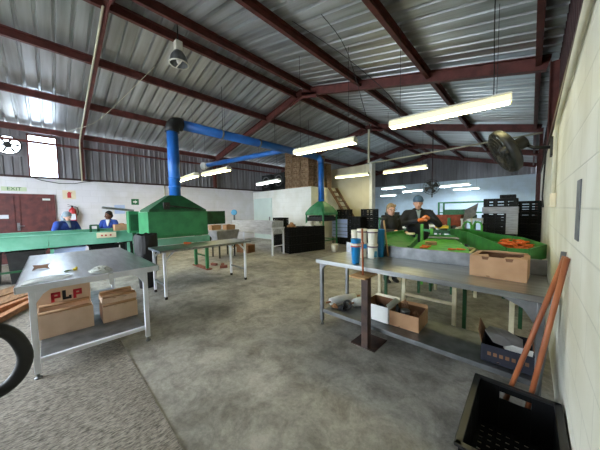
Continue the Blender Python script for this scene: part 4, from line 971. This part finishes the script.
# long cream pipe across the hall and the hanging post at the partition
tag(MB().tube([(-6.3*K-.02, PY-.24, 3.69), (XR-.01, PY-.24, 3.78)], .028, 8).build('cross_pipe', M['pipe_cream']), 'long cream pipe spanning the hall between partition and right wall', 'pipe')
tag(B(-6.58*K-.04, -6.58*K+.04, PY-.1, PY-.02, kz(4.13), zroof(-6.58*K)-.12).build('hanging_post', M['pipe_cream']), 'pale square post from the ridge down to the partition top', 'post')

# ================================================================== SORTING BELTS BEHIND THE RIGHT TABLE
def poly_wall(mb, pts, th, z0s, z1s):
    for (a, b, za0, zb0, za1, zb1) in zip(pts, pts[1:], z0s, z0s[1:], z1s, z1s[1:]):
        a, b = V(a+(0,)), V(b+(0,)); d = (b-a).normalized(); n = V((-d.y, d.x, 0))*th/2
        vs = [a-n, b-n, b+n, a+n]; zb = [za0, zb0, zb0, za0]; zt = [za1, zb1, zb1, za1]
        mb._add([V((v.x, v.y, z)) for v, z in zip(vs, zb)]+[V((v.x, v.y, z)) for v, z in zip(vs, zt)], [(3, 2, 1, 0), (4, 5, 6, 7), (0, 1, 5, 4), (1, 2, 6, 5), (2, 3, 7, 6), (3, 0, 4, 7)])
CA = thing('feed_chute', 'dark green feed chute standing before the woman in black', 'chute', (0, 0, 0))
mb = MB(); poly_wall(mb, [(-1.72, 3.62), (-1.84, 3.95), (-1.76, 4.72)], .02, (.885, .885, .885), (1.08, 1.15, 1.15)); mb.build('back_wall', M['green_chute'], CA)
mb = MB(); poly_wall(mb, [(-1.25, 3.52), (-1.40, 4.3), (-1.52, 4.72)], .03, (.885, .89, .9), (1.03, 1.05, 1.08)); mb.build('divider', M['green_chute'], CA)
mb = MB(); mb._add([V(p) for p in ((-1.25, 3.55, .97), (-1.40, 4.3, .98), (-1.52, 4.72, .99), (-1.77, 4.72, 1.1), (-1.84, 3.95, 1.1), (-1.71, 3.62, 1.02))], [(0, 1, 2, 3, 4, 5)]); mb.build('sloping_bed', M['green_chute'], CA, solid=.015)
for x, y in ((-1.46, 4.66), (-1.75, 4.66), (-1.79, 4.0)): B(x-.02, x+.02, y-.02, y+.02, 0, .9).build('leg', M['green_dark'], CA)
CB = thing('sorting_belt', 'bright green sorting belt behind the right table', 'conveyor', (0, 0, 0))
bp_ = [(-1.2, 3.50), (-.52, 3.50), (-.62, 4.05), (-.98, 5.1), (-1.40, 5.0), (-1.36, 4.3)]
MB().prism(bp_, .955, .985).build('belt', M['green_belt'], CB)
MB().prism(bp_, .90, .955).build('bed_frame', M['green_dark'], CB)
mb = MB(); poly_wall(mb, [(-1.40, 5.02), (-.97, 5.13)], .025, (.9, .9), (1.06, 1.06)); mb.build('end_wall', M['green_chute'], CB)
mb = MB(); mb.cap((-.9, 4.86, 1.03), (-1.32, 4.76, 1.03), .022); mb.build('sweep_bar', M['steel_dull'], CB)
for x, y in ((-1.0, 4.96), (-.58, 3.62), (-1.33, 4.9)): B(x-.02, x+.02, y-.02, y+.02, 0, .9).build('leg', M['green_dark'], CB)
t = thing('carton_piece', 'small brown cardboard box lying on the bright green belt', 'box', (-1.13, 4.15, .985), .3)
B(-.08, .08, -.06, .06, 0, .05).build('body', M['card'], t, bevel=.004); B(-.08, .08, -.003, .003, .05, .053).build('tape', M['card_dark'], t)
CC = thing('discharge_tray', 'boat-shaped green discharge tray of carrots by the right wall', 'tray', (0, 0, 0))
op = [(-1.22, 5.9), (-.84, 5.35), (-.42, 4.40), (-.20, 3.92), (-.01, 3.96), (.15, 4.40)]
z1s = (1.12, 1.11, 1.08, 1.05, 1.05, 1.07); z0s = (.88, .88, .88, .88, .88, .89)
mb = MB(); poly_wall(mb, op, .022, z0s, z1s); mb.build('front_lip', M['green_chute'], CC)
bk = [(.15, 4.40), (-.10, 5.28), (-.42, 5.52), (-.95, 6.08), (-1.22, 5.9)]
mb = MB(); poly_wall(mb, bk, .022, (.90, .9, .9, .9, .93), (1.07, 1.07, 1.08, 1.11, 1.12)); mb.build('back_lip', M['green_chute'], CC)
mb = MB(); mb._add([V((x, y, .94)) for x, y in op+bk[1:-1]], [tuple(range(9))]); mb.build('tray_bed', M['green_chute'], CC, solid=.015)
for x, y in ((-.06, 4.1), (-.72, 5.35), (-.3, 5.3)): B(x-.02, x+.02, y-.02, y+.02, 0, .93).build('leg', M['green_dark'], CC)
mb = MB(); mb.tube([(0, 0, 0), (.016, 0, .0), (.085, .0, .0), (.11, 0, 0)], [.010, .015, .010, .003], 8)
CR_ = mb.build('carrot', M['orange']); first = True; rc2 = random.Random(5)
for k in range(95):
    o = CR_ if first else CR_.copy()
    if not first: C.objects.link(o)
    first = False
    f = rc2.random(); g = rc2.random(); layer = k // 35
    x = -.34+.40*f; y = 4.36+.78*g; 
    x = min(x, .06-(y-4.45)*.24); x = max(x, -.30)
    o.location = (x, y, .968+.030*layer+rc2.uniform(0, .012)); o.rotation_euler = (rc2.uniform(-.2, .2), rc2.uniform(-.2, .2), rc2.uniform(0, 6.28))
    tag(o, 'orange carrot in the heap on the boat-shaped green tray', 'carrot', 'carrots on the discharge tray')
for k, (x, y, rz) in enumerate(((-1.14, 3.66, .3), (-1.09, 3.78, 1.2), (-1.17, 3.86, -.3), (-.80, 3.72, .5), (-.72, 3.80, .1))):
    o = CR_.copy(); C.objects.link(o); o.location = (x, y, 1.0); o.rotation_euler = (0, 0, rz)
    tag(o, 'loose orange carrot on the bright green sorting belt', 'carrot', 'carrots on the sorting belt')
tag(B(-1.62, -1.50, 4.44, 4.56, 1.09, 1.12).build('white_cloth', M['cream_paint'], bevel=.008), 'small cream pad on the far rim of the feed chute', 'cloth')

# ---- machinery between the belts and the far room
def frame_obj(name, label, cat, loc, w, d, h, m, group=None):
    t = thing(name, label, cat, loc, 0, group)
    for x in (-w/2, w/2):
        for y in (-d/2, d/2): B(x-.025, x+.025, y-.025, y+.025, 0, h).build('leg', M[m], t)
    return t
for k, x in enumerate((-.98, -.80)):
    t = thing('guide_hoop', ('green guide hoop at the head of the tray, left of the pair', 'green guide hoop at the head of the tray, right of the pair')[k], 'hoop', (x, 6.2, 0))
    MB().tube([(-.07, 0, 0), (-.07, 0, 1.18), (-.05, 0, 1.24), (0, 0, 1.26), (.05, 0, 1.24), (.07, 0, 1.18), (.07, 0, 0)], .02, 8).build('hoop_tube', M['green_belt'], t)
    B(-.085, .085, -.06, .06, 0, .02).build('base_plate', M['green_dark'], t); MB().bar((-.07, 0, .9), (.07, 0, .9), .03).build('crossbar', M['green'], t)
t = frame_obj('roller_machine', 'green roller machine with clutter in front of the rust-coloured bin', 'machine', (-2.0, 7.2, 0), 1.7, .8, .95, 'green')
B(-.88, .88, -.42, .42, .93, 1.02).build('bed', M['green_dark'], t, bevel=.01)
for k in range(8): MB().lathe([(.01, -.38), (.05, -.38), (.05, .38), (.01, .38)], (-.75+k*.21, 0, 1.05), 12, Matrix.Rotation(PI/2, 4, 'X')).build('roller', M['white_plastic'] if k % 3 else M['dark_metal'], t)
for x in (-.7, -.1, .55): MB().bar((x, -.4, 1.0), (x, -.4, 1.32), .06).build('upright', M['green'], t)
B(-.5, -.2, -.46, -.40, 1.05, 1.2).build('motor', M['black_plastic'], t, bevel=.02)
B(.25, .55, -.44, -.38, 1.06, 1.13).build('yellow_guard', M['yellow'], t); B(.0, .3, -.42, .0, 1.08, 1.14).build('white_cover', M['white_plastic'], t, bevel=.01)
t = thing('field_bin', 'rust-brown mesh bin beyond the green roller machine', 'bin', (-1.72, 8.2, 0))
mb = MB()
for sx in (-1, 1): mb.box(sx*.3-.01, sx*.3+.01, -.25, .25, 1.0, 1.36)
for sy in (-1, 1): mb.box(-.3, .3, sy*.25-.01, sy*.25+.01, 1.0, 1.36)
mb.box(-.3, .3, -.25, .25, .99, 1.01); mb.build('bin_walls', M['rust_bin'], t)
for sx in (-.27, .27):
    for sy in (-.22, .22): B(sx-.02, sx+.02, sy-.02, sy+.02, 0, 1.0).build('leg', M['green_dark'], t)
t = thing('display_panel', 'tilted grey panel on a stand before the tall crate stack', 'panel', (-1.05, 7.0, 0))
mb = MB(); mb.prism([(-.17, -.16), (.09, -.10), (.17, .19), (-.10, .10)], -.015, .015, frame_m((0, 0, 1.44), (1, .2, .25), (-.1, .1, 1))); mb.build('panel_board', M['strip_grey'], t)
B(.0, .035, .03, .065, 0, 1.4).build('post', M['cream_paint'], t); B(-.15, .17, -.1, .2, 0, .02).build('base_plate', M['dark_metal'], t)
t = frame_obj('work_table', 'pale blue-white bench beside the wrapped crate stack', 'table', (-1.12, 8.05, 0), .46, .5, 1.22, 'white_paint')
B(-.27, .27, -.28, .28, 1.22, 1.27).build('bench_top', M['white_paint'], t, bevel=.006); B(-.2, .2, -.2, .2, .02, .95).build('dark_drum', M['black_plastic'], t, bevel=.03)
t = frame_obj('rail_frame', 'green steel rail frame standing before the blue-lit wall', 'frame', (-1.75, 10.15, 0), 1.35, .7, 1.76, 'green')
for z in (1.76, 1.40):
    for y in (-.35, .35): MB().bar((-.7, y, z), (.7, y, z), .04).build('rail', M['green'], t)
t = frame_obj('roller_machine', 'long green grading line seen behind the two standing people', 'machine', (-3.15, 9.3, 0), 2.2, .8, 1.2, 'green')
B(-1.15, 1.15, -.42, .42, 1.14, 1.24).build('bed', M['green_dark'], t, bevel=.01)
for k in range(9): MB().lathe([(.01, -.38), (.055, -.38), (.055, .38), (.01, .38)], (-1.0+k*.25, 0, 1.28), 12, Matrix.Rotation(PI/2, 4, 'X')).build('roller', M['green'] if k % 2 else M['black_plastic'], t)
B(.2, .6, -.4, .3, 1.33, 1.5).build('guard_box', M['green'], t, bevel=.01); B(-.9, -.6, -.4, .3, 1.33, 1.44).build('motor', M['dark_metal'], t, bevel=.01)
t = frame_obj('roller_machine', 'green machine far back below the cool ceiling lights', 'machine', (-2.6, 13.2, 0), 1.5, .9, 1.15, 'green')
B(-.8, .8, -.5, .5, 1.1, 1.25).build('bed', M['green_dark'], t, bevel=.01); B(-.4, .4, -.3, .3, 1.25, 1.5).build('guard_box', M['green'], t, bevel=.02)
t = thing('guide_hoop', 'green guide post frame at the belt head in front of the man in the beanie', 'hoop', (-1.50, 5.24, 0))
for x in (-.09, .09): B(x-.025, x+.025, -.025, .025, 0, 1.24 if x < 0 else 1.16).build('post', M['green_belt'], t)
MB().bar((-.09, 0, 1.12), (.09, 0, 1.12), .04).build('crossbar', M['green'], t)
# far pole fan
t = thing('ceiling_fan', 'dark caged fan on a drop pole in the far blue-lit room', 'fan', (-2.85, 10.4, 0))
MB().tube([(0, .12, 2.0), (0, .12, zroof(-2.85)-.1)], .02, 8).build('drop_pole', M['dark_oxide'], t)
mb = MB()
for zz in (-.06, .06):
    for rr in (.1, .2, .29): mb.tube([(rr*math.cos(2*PI*k/24), zz*(1.2-rr), 2.40+rr*math.sin(2*PI*k/24)) for k in range(25)], .005, 5, caps=False)
    for k in range(16): mb.tube([(0.04*math.cos(2*PI*k/16), zz*1.1, 2.4+.04*math.sin(2*PI*k/16)), (.29*math.cos(2*PI*k/16), zz*.9, 2.4+.29*math.sin(2*PI*k/16))], .004, 5)
mb.build('wire_guard', M['fan_dark'], t)
bl = MB()
for k in range(4):
    a = k*PI/2+.3; bl._add([V((r_*math.cos(a+da), z, 2.4+r_*math.sin(a+da))) for r_, da, z in ((.04, -.3, .02), (.26, -.25, .03), (.26, .5, -.03), (.04, .5, -.02))], [(0, 1, 2, 3)])
bl.build('blades', M['dark_metal'], t, solid=.006); MB().lathe([(.03, 0), (.07, .02), (.07, .12), (.03, .14)], (0, .13, 2.4), 14, Matrix.Rotation(PI/2, 4, 'X')).build('motor', M['black_plastic'], t)

# ================================================================== LAMPS
DIFF_W = emis('diffuser_warm', (1.0, .90, .43), 20.0); DIFF_C = emis('diffuser_cool', (.70, .88, 1.0), 78.0)
DIFF_N = emis('diffuser_neutral', (.92, .96, 1.0), 16.0)
SIDE_W = emis('diffuser_side_warm', (1.0, .90, .44), 1.0); SIDE_C = emis('diffuser_side_cool', (.8, .95, 1.0), 1.3)
def lamp(a, b, label, em, w_=.20, group='fluorescent fittings'):
    a, b = V(a), V(b); c = (a+b)/2; L_ = (b-a).length; d = (b-a).normalized(); ang = math.atan2(d.y, d.x)
    t = thing('fluorescent_light', label, 'light', c, ang, group)
    h2 = L_/2
    B(-h2, h2, -w_*.34, w_*.34, .055, .10).build('housing', M['lamp_body'], t, bevel=.004)
    side = SIDE_W if em == DIFF_W else SIDE_C
    MB().prism([(-w_/2, .055), (-w_*.42, -.02), (w_*.42, -.02), (w_/2, .055)], -h2+.012, h2-.012, frame_m((0, 0, 0), (0, 1, 0), (0, 0, 1))).build('diffuser', side, t)
    B(-h2+.02, h2-.02, -w_*.36, w_*.36, -.03, -.021).build('tube_panel', em, t)
    for sx in (-1, 1): 
        mb = MB(); mb.box(min(sx*h2, sx*(h2-.012)), max(sx*h2, sx*(h2-.012)), -w_*.52, w_*.52, -.025, .06); mb.build('end_cap', M['lamp_body'], t)
    for sx in (-.8, .8):
        p = c+d*sx*h2; MB().tube([(sx*h2, 0, .10), (sx*h2, 0, zroof(p.x)+.165-c.z)], .004, 5).build('hanging_cord', M['cable'], t)
    return t
lamp((-1.81, 4.19, 2.98), (-.23, 4.35, 2.98), 'longest-looking fluorescent light hanging nearest, over the sorting belts', DIFF_W)
lamp((-4.25, 4.30, 2.96), (-2.66, 4.47, 2.96), 'fluorescent light in mid-picture hanging just right of the blue duct run', DIFF_W)
lamp((-6.60, 9.32, 3.06), (-5.04, 9.5, 3.06), 'fluorescent light hanging in front of the cream partition', DIFF_W, .16)
lamp((-4.15, 9.04, 2.96), (-2.58, 8.95, 2.96), 'fluorescent light hanging right of the partition end above the people', DIFF_W, .16)
lamp((-9.20, 4.22, 2.99), (-7.45, 4.32, 2.99), 'fluorescent light left of the duct branch, longer of the two by the riser', DIFF_W)
lamp((-10.1, 3.60, 2.79), (-8.15, 3.50, 2.79), 'fluorescent light beside the blue riser, nearest the left wall', DIFF_W)
lamp((-9.6, 7.05, 2.84), (-7.75, 6.85, 2.84), 'fluorescent light hanging above the wash trough before the cold room', DIFF_N, .15)
FARL = ((-6.5, 13.95, 2.78), (-5.05, 13.6, 2.78)), ((-6.35, 16.8, 2.73), (-4.97, 16.3, 2.73)), ((-3.75, 15.4, 2.78), (-2.3, 15.0, 2.78)), ((-3.75, 18.6, 2.77), (-2.35, 18.4, 2.77)), ((-8.1, 17.2, 2.55), (-6.9, 16.9, 2.55))
for k, (a, b) in enumerate(FARL):
    lamp(a, b, ('cool fluorescent light in the far room, upper one left of the pole fan', 'cool fluorescent light in the far room, just left of the pole fan', 'cool fluorescent light in the far room, upper one right of the pole fan', 'cool fluorescent light in the far room, lower one right of the pole fan', 'cool fluorescent light in the far room, lowest beside the partition end')[k], DIFF_C, .16, 'cool lights of the far room')
# high-bay lamp on the ridge purlin
t = thing('high_bay_lamp', 'bell-shaped high-bay lamp hanging from the ridge', 'light', (-5.42, 2.05, kz(5.50)-.16))
B(-.07, .07, -.07, .07, .16, .36).build('gear_box', M['lamp_body'], t, bevel=.01)
MB().tube([(0, 0, .36), (0, 0, .76)], .012, 8).build('hook', M['dark_metal'], t)
mb = MB(); prof = [(.05, .17), (.09, .15), (.15, .05), (.18, -.08), (.185, -.10)]
mb.lathe(prof, n=28, caps=False); mb.build('reflector', M['steel_dull'], t, solid=.006)
MB().lathe([(.17, -.10), (.195, -.10), (.195, -.085), (.17, -.085), (.17, -.10)], n=28, caps=False).build('rim_ring', M['lamp_body'], t)
MB().ell((0, 0, -.01), (.05, .05, .085)).build('bulb', M['white_plastic'], t)
MB().bar((-.17, 0, -.095), (.17, 0, -.095), .014).build('bulb_bar', M['lamp_body'], t)
# loose roof cables
for k, (pts, lab) in enumerate(((((-2.45, 3.1, zroof(-2.45)-.05), (-2.3, 3.6, 4.3), (-2.26, 4.2, 3.2), (-2.2, 4.35, 2.98)), 'thin black cable dropping from the roof towards the second lamp'), (((-3.0, 3.0, zroof(-3.0)-.05), (-2.3, 3.5, 4.1), (-1.7, 4.1, 3.4), (-1.66, 4.2, 3.09)), 'thin black cable crossing another below the roof'), (((-.25, 2.75, zroof(-.25)-.03), (-.35, 3.4, 3.7), (-.4, 4.1, 3.3), (-.42, 4.32, 3.09)), 'thin black cable hanging to the right end of the nearest lamp'), (((-11.0, .6, zroof(-11)-.05), (-9.6, 1.1, zroof(-9.6)-.35), (-8.2, 1.4, zroof(-8.2)-.42), (-6.5, 1.9, zroof(-6.5)-.25)), 'thin pale cable slung across the left roof bays'))):
    q = [V(p) for p in pts]; sm = []
    for a, b in zip(q, q[1:]): sm += [a.lerp(b, f/4) for f in range(4)]
    sm.append(q[-1])
    for _ in range(3): sm = [sm[0]]+[(sm[i-1]+sm[i]*2+sm[i+1])/4 for i in range(1, len(sm)-1)]+[sm[-1]]
    tag(MB().tube(sm, .006, 5).build('roof_cable', M['cable'] if k < 3 else M['pipe_cream']), lab, 'cable')

# ================================================================== PEOPLE
def person(label, loc, rz, h, skin, top, legs_m, hands, elbows, head_turn=(0, 0, 0), build=1.0, hair=None, hat=None, lean=0.0, glove=None, extra=None):
    """figure facing local -y; heights for a 1.75 m body, scaled to h"""
    t = thing('person', label, 'person', loc, rz); t.scale = (h/1.75,)*3; s_ = h/1.75
    sh = .172*build; ly = -lean
    SH = [V((sx*sh, ly, 1.395)) for sx in (-1, 1)]; HIP = [V((sx*.095, 0, .93)) for sx in (-1, 1)]
    Hm = Matrix.Translation((0, ly*1.15, 1.50)) @ Euler(head_turn).to_matrix().to_4x4() @ Matrix.Scale(1.12, 4)
    P = lambda x, y, z: Hm @ V((x, y, z-1.535))
    body = MB()
    hr = Euler(head_turn)
    body.ell(P(0, 0, 1.645), (.083, .105, .116), hr, 18, 12); body.ell(P(0, -.034, 1.578), (.060, .068, .066), hr)
    body.cap(P(0, -.098, 1.645), P(0, -.122, 1.612), .010, .016); 
    for sx in (-1, 1): body.ell(P(sx*.075, .005, 1.63), (.012, .02, .032), hr)
    body.cap(V((0, ly*.9+.01, 1.42)), P(0, 0, 1.58), .056, .052)
    body.ell((0, ly*.8, 1.30), (.165*build, .11, .17)); body.ell((0, ly*.4, 1.10), (.135*build, .10, .2)); body.ell((0, 0, .95), (.155*build, .11, .14))
    for i in range(2):
        sx = -1 if i == 0 else 1; E_, H_ = V(elbows[i]), V(hands[i])
        body.cap(SH[i], E_, .052, .042); body.cap(E_, H_, .042, .028)
        d = (H_-E_).normalized(); side = d.cross(V((0, 0, 1))).normalized(); dn = side.cross(d).normalized()
        pc = H_+d*.055; body.ell(pc, (.042, .042, .042)); body.cap(H_, H_+d*.09, .030, .034)
        for k, (o_, l_) in enumerate(((-.030, .062), (-.010, .072), (.011, .068), (.031, .052))):
            b0 = H_+d*.10+side*o_; b1 = b0+d*l_*.55-dn*.010; b2 = b1+d*l_*.35-dn*l_*.45
            body.cap(b0-d*.02, b1, .0098, .009); body.cap(b1, b2, .009, .0078)
        tb = H_+d*.045+side*(-.034 if i else .034); t1 = tb+d*.035+side*(-.03 if i else .03)-dn*.012; body.cap(tb, t1, .013, .011); body.cap(t1, t1+d*.032-dn*.012, .011, .009)
        K_ = V((sx*.10, -.015, .50)); A_ = V((sx*.10, .01, .09))
        body.cap(HIP[i], K_, .085, .056); body.cap(K_, A_, .055, .036)
    b = body.build('body', M[skin], t, remesh=.0085)
    # eyes, mouth
    for sx in (-1, 1):
        e = MB().ell(P(sx*.031, -.092, 1.650), (.012, .008, .0065), hr, 10, 7).build('eye', M['eye_white'], t)
        MB().ell(P(sx*.031, -.099, 1.650), (.006, .003, .0058), hr, 8, 6).build('pupil', M['eye_dark'], e)
    MB().ell(P(0, -.099, 1.578), (.024, .008, .006), hr, 10, 7).build('mouth', M['lips'], t)
    # jacket
    j = MB()
    j.cap(V((0, ly*.9+.012, 1.44)), V((0, ly+.012, 1.475)), .078, .070)
    j.ell((0, ly*.8, 1.29), (.185*build, .145, .18)); j.ell((0, ly*.4, 1.10), (.18*build, .145, .24)); j.ell((0, 0, .94), (.185*build, .145, .15))
    for i in range(2):
        E_, H_ = V(elbows[i]), V(hands[i]); j.cap(V((0, ly*.9, 1.425)), SH[i], .066, .076*(.6+.4*build)); j.cap(SH[i], E_, .076*(.5+.5*build), .064*(.5+.5*build)); j.cap(E_, H_-(H_-E_).normalized()*.01, .060, .046)
    j.build('jacket', M[top], t, remesh=.014)
    tr = MB(); tr.ell((0, 0, .93), (.165*build, .122, .13))
    for i in range(2):
        sx = -1 if i == 0 else 1; tr.cap(HIP[i], V((sx*.10, -.015, .50)), .098, .072); tr.cap(V((sx*.10, -.015, .50)), V((sx*.10, .01, .07)), .070, .058)
    tr.build('trousers', M[legs_m], t, remesh=.014)
    for sx in (-1, 1):
        so = MB(); so.ell((sx*.10, -.05, .045), (.045, .13, .045)); so.cap((sx*.10, .02, .05), (sx*.10, .015, .11), .045, .042); so.build('shoe', M['black_rubber'], t, remesh=.01)
    if hair:
        hb = MB(); hb.ell(P(0, .018, 1.675), (.093, .108, .108), hr, 18, 12); hb.ell(P(0, .055, 1.62), (.088, .072, .09), hr)
        if hair[1] == 'fringe': hb.cap(P(-.045, -.065, 1.715), P(.05, -.06, 1.72), .026, .03)
        hb.build('hair', M[hair[0]], t, remesh=.009)
    if hat:
        hb = MB()
        if hat[1] == 'beanie':
            hb.ell(P(0, .008, 1.70), (.097, .119, .098), hr, 20, 12); hb.rings([[P(r_*.086*math.cos(2*PI*k/24), .006+r_*.106*math.sin(2*PI*k/24), z) for k in range(24)] for r_, z in ((.98, 1.665), (1.06, 1.668), (1.07, 1.705), (.98, 1.71))])
            hb.build('beanie', M[hat[0]], t)
        else:
            hb.ell(P(0, .02, 1.675), (.104, .12, .115), hr, 20, 12); hb.ell(P(0, .06, 1.60), (.10, .085, .11), hr); hb.cap(P(-.05, .01, 1.545), P(.05, .01, 1.545), .065, .065); hb.cap(V((0, ly-.07, 1.46)), V((0, ly-.13, 1.30)), .05, .032)
            hb.build('headscarf', M[hat[0]], t, remesh=.01)
    if glove:
        for i in range(2):
            E_, H_ = V(elbows[i]), V(hands[i]); d = (H_-E_).normalized(); side = d.cross(V((0, 0, 1))).normalized(); dn = side.cross(d).normalized(); g = MB()
            g.cap(H_-d*.03, H_+d*.085, .038, .044)
            for o_, l_ in ((-.030, .062), (-.010, .072), (.011, .068), (.031, .052)):
                b0 = H_+d*.09+side*o_; b1 = b0+d*l_*.55-dn*.010; g.cap(b0, b1, .0125, .012); g.cap(b1, b1+d*l_*.4-dn*l_*.45, .012, .011)
            tb = H_+d*.045+side*(-.036 if i else .036); g.cap(tb, tb+d*.05+side*(-.03 if i else .03)-dn*.015, .016, .013)
            g.build('glove', M[glove], t, remesh=.007)
    if extra: extra(t, P, hr, ly)
    return t
def glasses(t, P, hr, ly):
    mb = MB()
    for sx in (-1, 1):
        mb.tube([P(sx*.032+.023*math.cos(2*PI*k/14), -.108, 1.648+.018*math.sin(2*PI*k/14)) for k in range(15)], .0035, 5, caps=False)
        mb.tube([P(sx*.055, -.106, 1.652), P(sx*.088, -.02, 1.655), P(sx*.088, .02, 1.645)], .003, 5)
    mb.tube([P(-.01, -.11, 1.652), P(.01, -.11, 1.652)], .003, 5); mb.build('glasses', M['dark_metal'], t)
def collar(t, P, hr, ly):
    mb = MB(); mb.cap((-.03, ly-.105, 1.45), (-.005, ly-.155, 1.30), .028, .016); mb.cap((.03, ly-.105, 1.45), (.005, ly-.155, 1.30), .028, .016); mb.build('shirt_front', M['grey_cloth'], t, remesh=.009)
    mb = MB()
    for sx in (-1, 1): mb.cap((sx*.075, ly+.02, 1.485), (sx*.05, ly-.115, 1.43), .024, .024); mb.cap((sx*.05, ly-.115, 1.43), (sx*.025, ly-.165, 1.28), .024, .016)
    mb.cap((-.075, ly+.03, 1.485), (.075, ly+.03, 1.485), .026, .026); mb.build('jacket_collar', M['navy_cloth'], t, remesh=.01)
    mb = MB(); mb.box(-.17, -.06, ly-.152, ly-.10, 1.12, 1.17); mb.build('pocket_flap', M['black_cloth'], t, bevel=.006)
def apron(t, P, hr, ly):
    mb = MB(); mb.cap((-.03, ly-.10, 1.45), (0, ly-.15, 1.28), .03, .02); mb.cap((.03, ly-.10, 1.45), (0, ly-.15, 1.28), .03, .02); mb.build('white_collar', M['white_paint'], t, remesh=.009)
    B(-.05, .22, -.19, -.155, .88, 1.06).build('white_apron', M['white_paint'], t, bevel=.02)
person('woman with short fair hair and glasses in a black top at the feed chute', (-2.13, 4.98, 0), .95, 1.67, 'skin_light', 'black_cloth', 'black_cloth',
       ((-.13, -.33, 1.16), (.20, -.24, 1.12)), ((-.25, -.10, 1.16), (.25, .02, 1.14)), (.08, 0, -.15), .88, hair=('hair_blond', 'fringe'), extra=glasses)
person('man in a dark jacket and blue beanie with orange gloves behind the sorting belt', (-1.80, 5.62, 0), .42, 1.82, 'skin_light', 'navy_cloth', 'navy_cloth',
       ((-.02, -.34, 1.26), (.15, -.34, 1.30)), ((-.36, -.06, 1.16), (.38, -.08, 1.17)), (.12, 0, .05), 1.24, hat=('beanie', 'beanie'), glove='orange_glove', extra=collar)
person('worker in a blue jacket and grey headscarf looking down at the left conveyor', (-9.30, .27, 0), 2.2, 1.62, 'skin_light', 'blue_cloth', 'blue_cloth',
       ((-.10, -.36, 1.12), (.14, -.34, 1.10)), ((-.35, -.10, 1.16), (.36, -.08, 1.14)), (.38, 0, .0), 1.34, hat=('grey_cloth', 'scarf'), lean=.07)
person('worker in blue overalls with folded arms by the left wall notices', (-9.35, 1.27, 0), 1.15, 1.63, 'skin_dark', 'blue_cloth', 'blue_cloth',
       ((.10, -.25, 1.18), (-.08, -.27, 1.13)), ((-.25, -.13, 1.16), (.26, -.13, 1.17)), (.15, .1, -.5), .95, hair=('hair_black', 'x'), lean=.03, extra=apron)
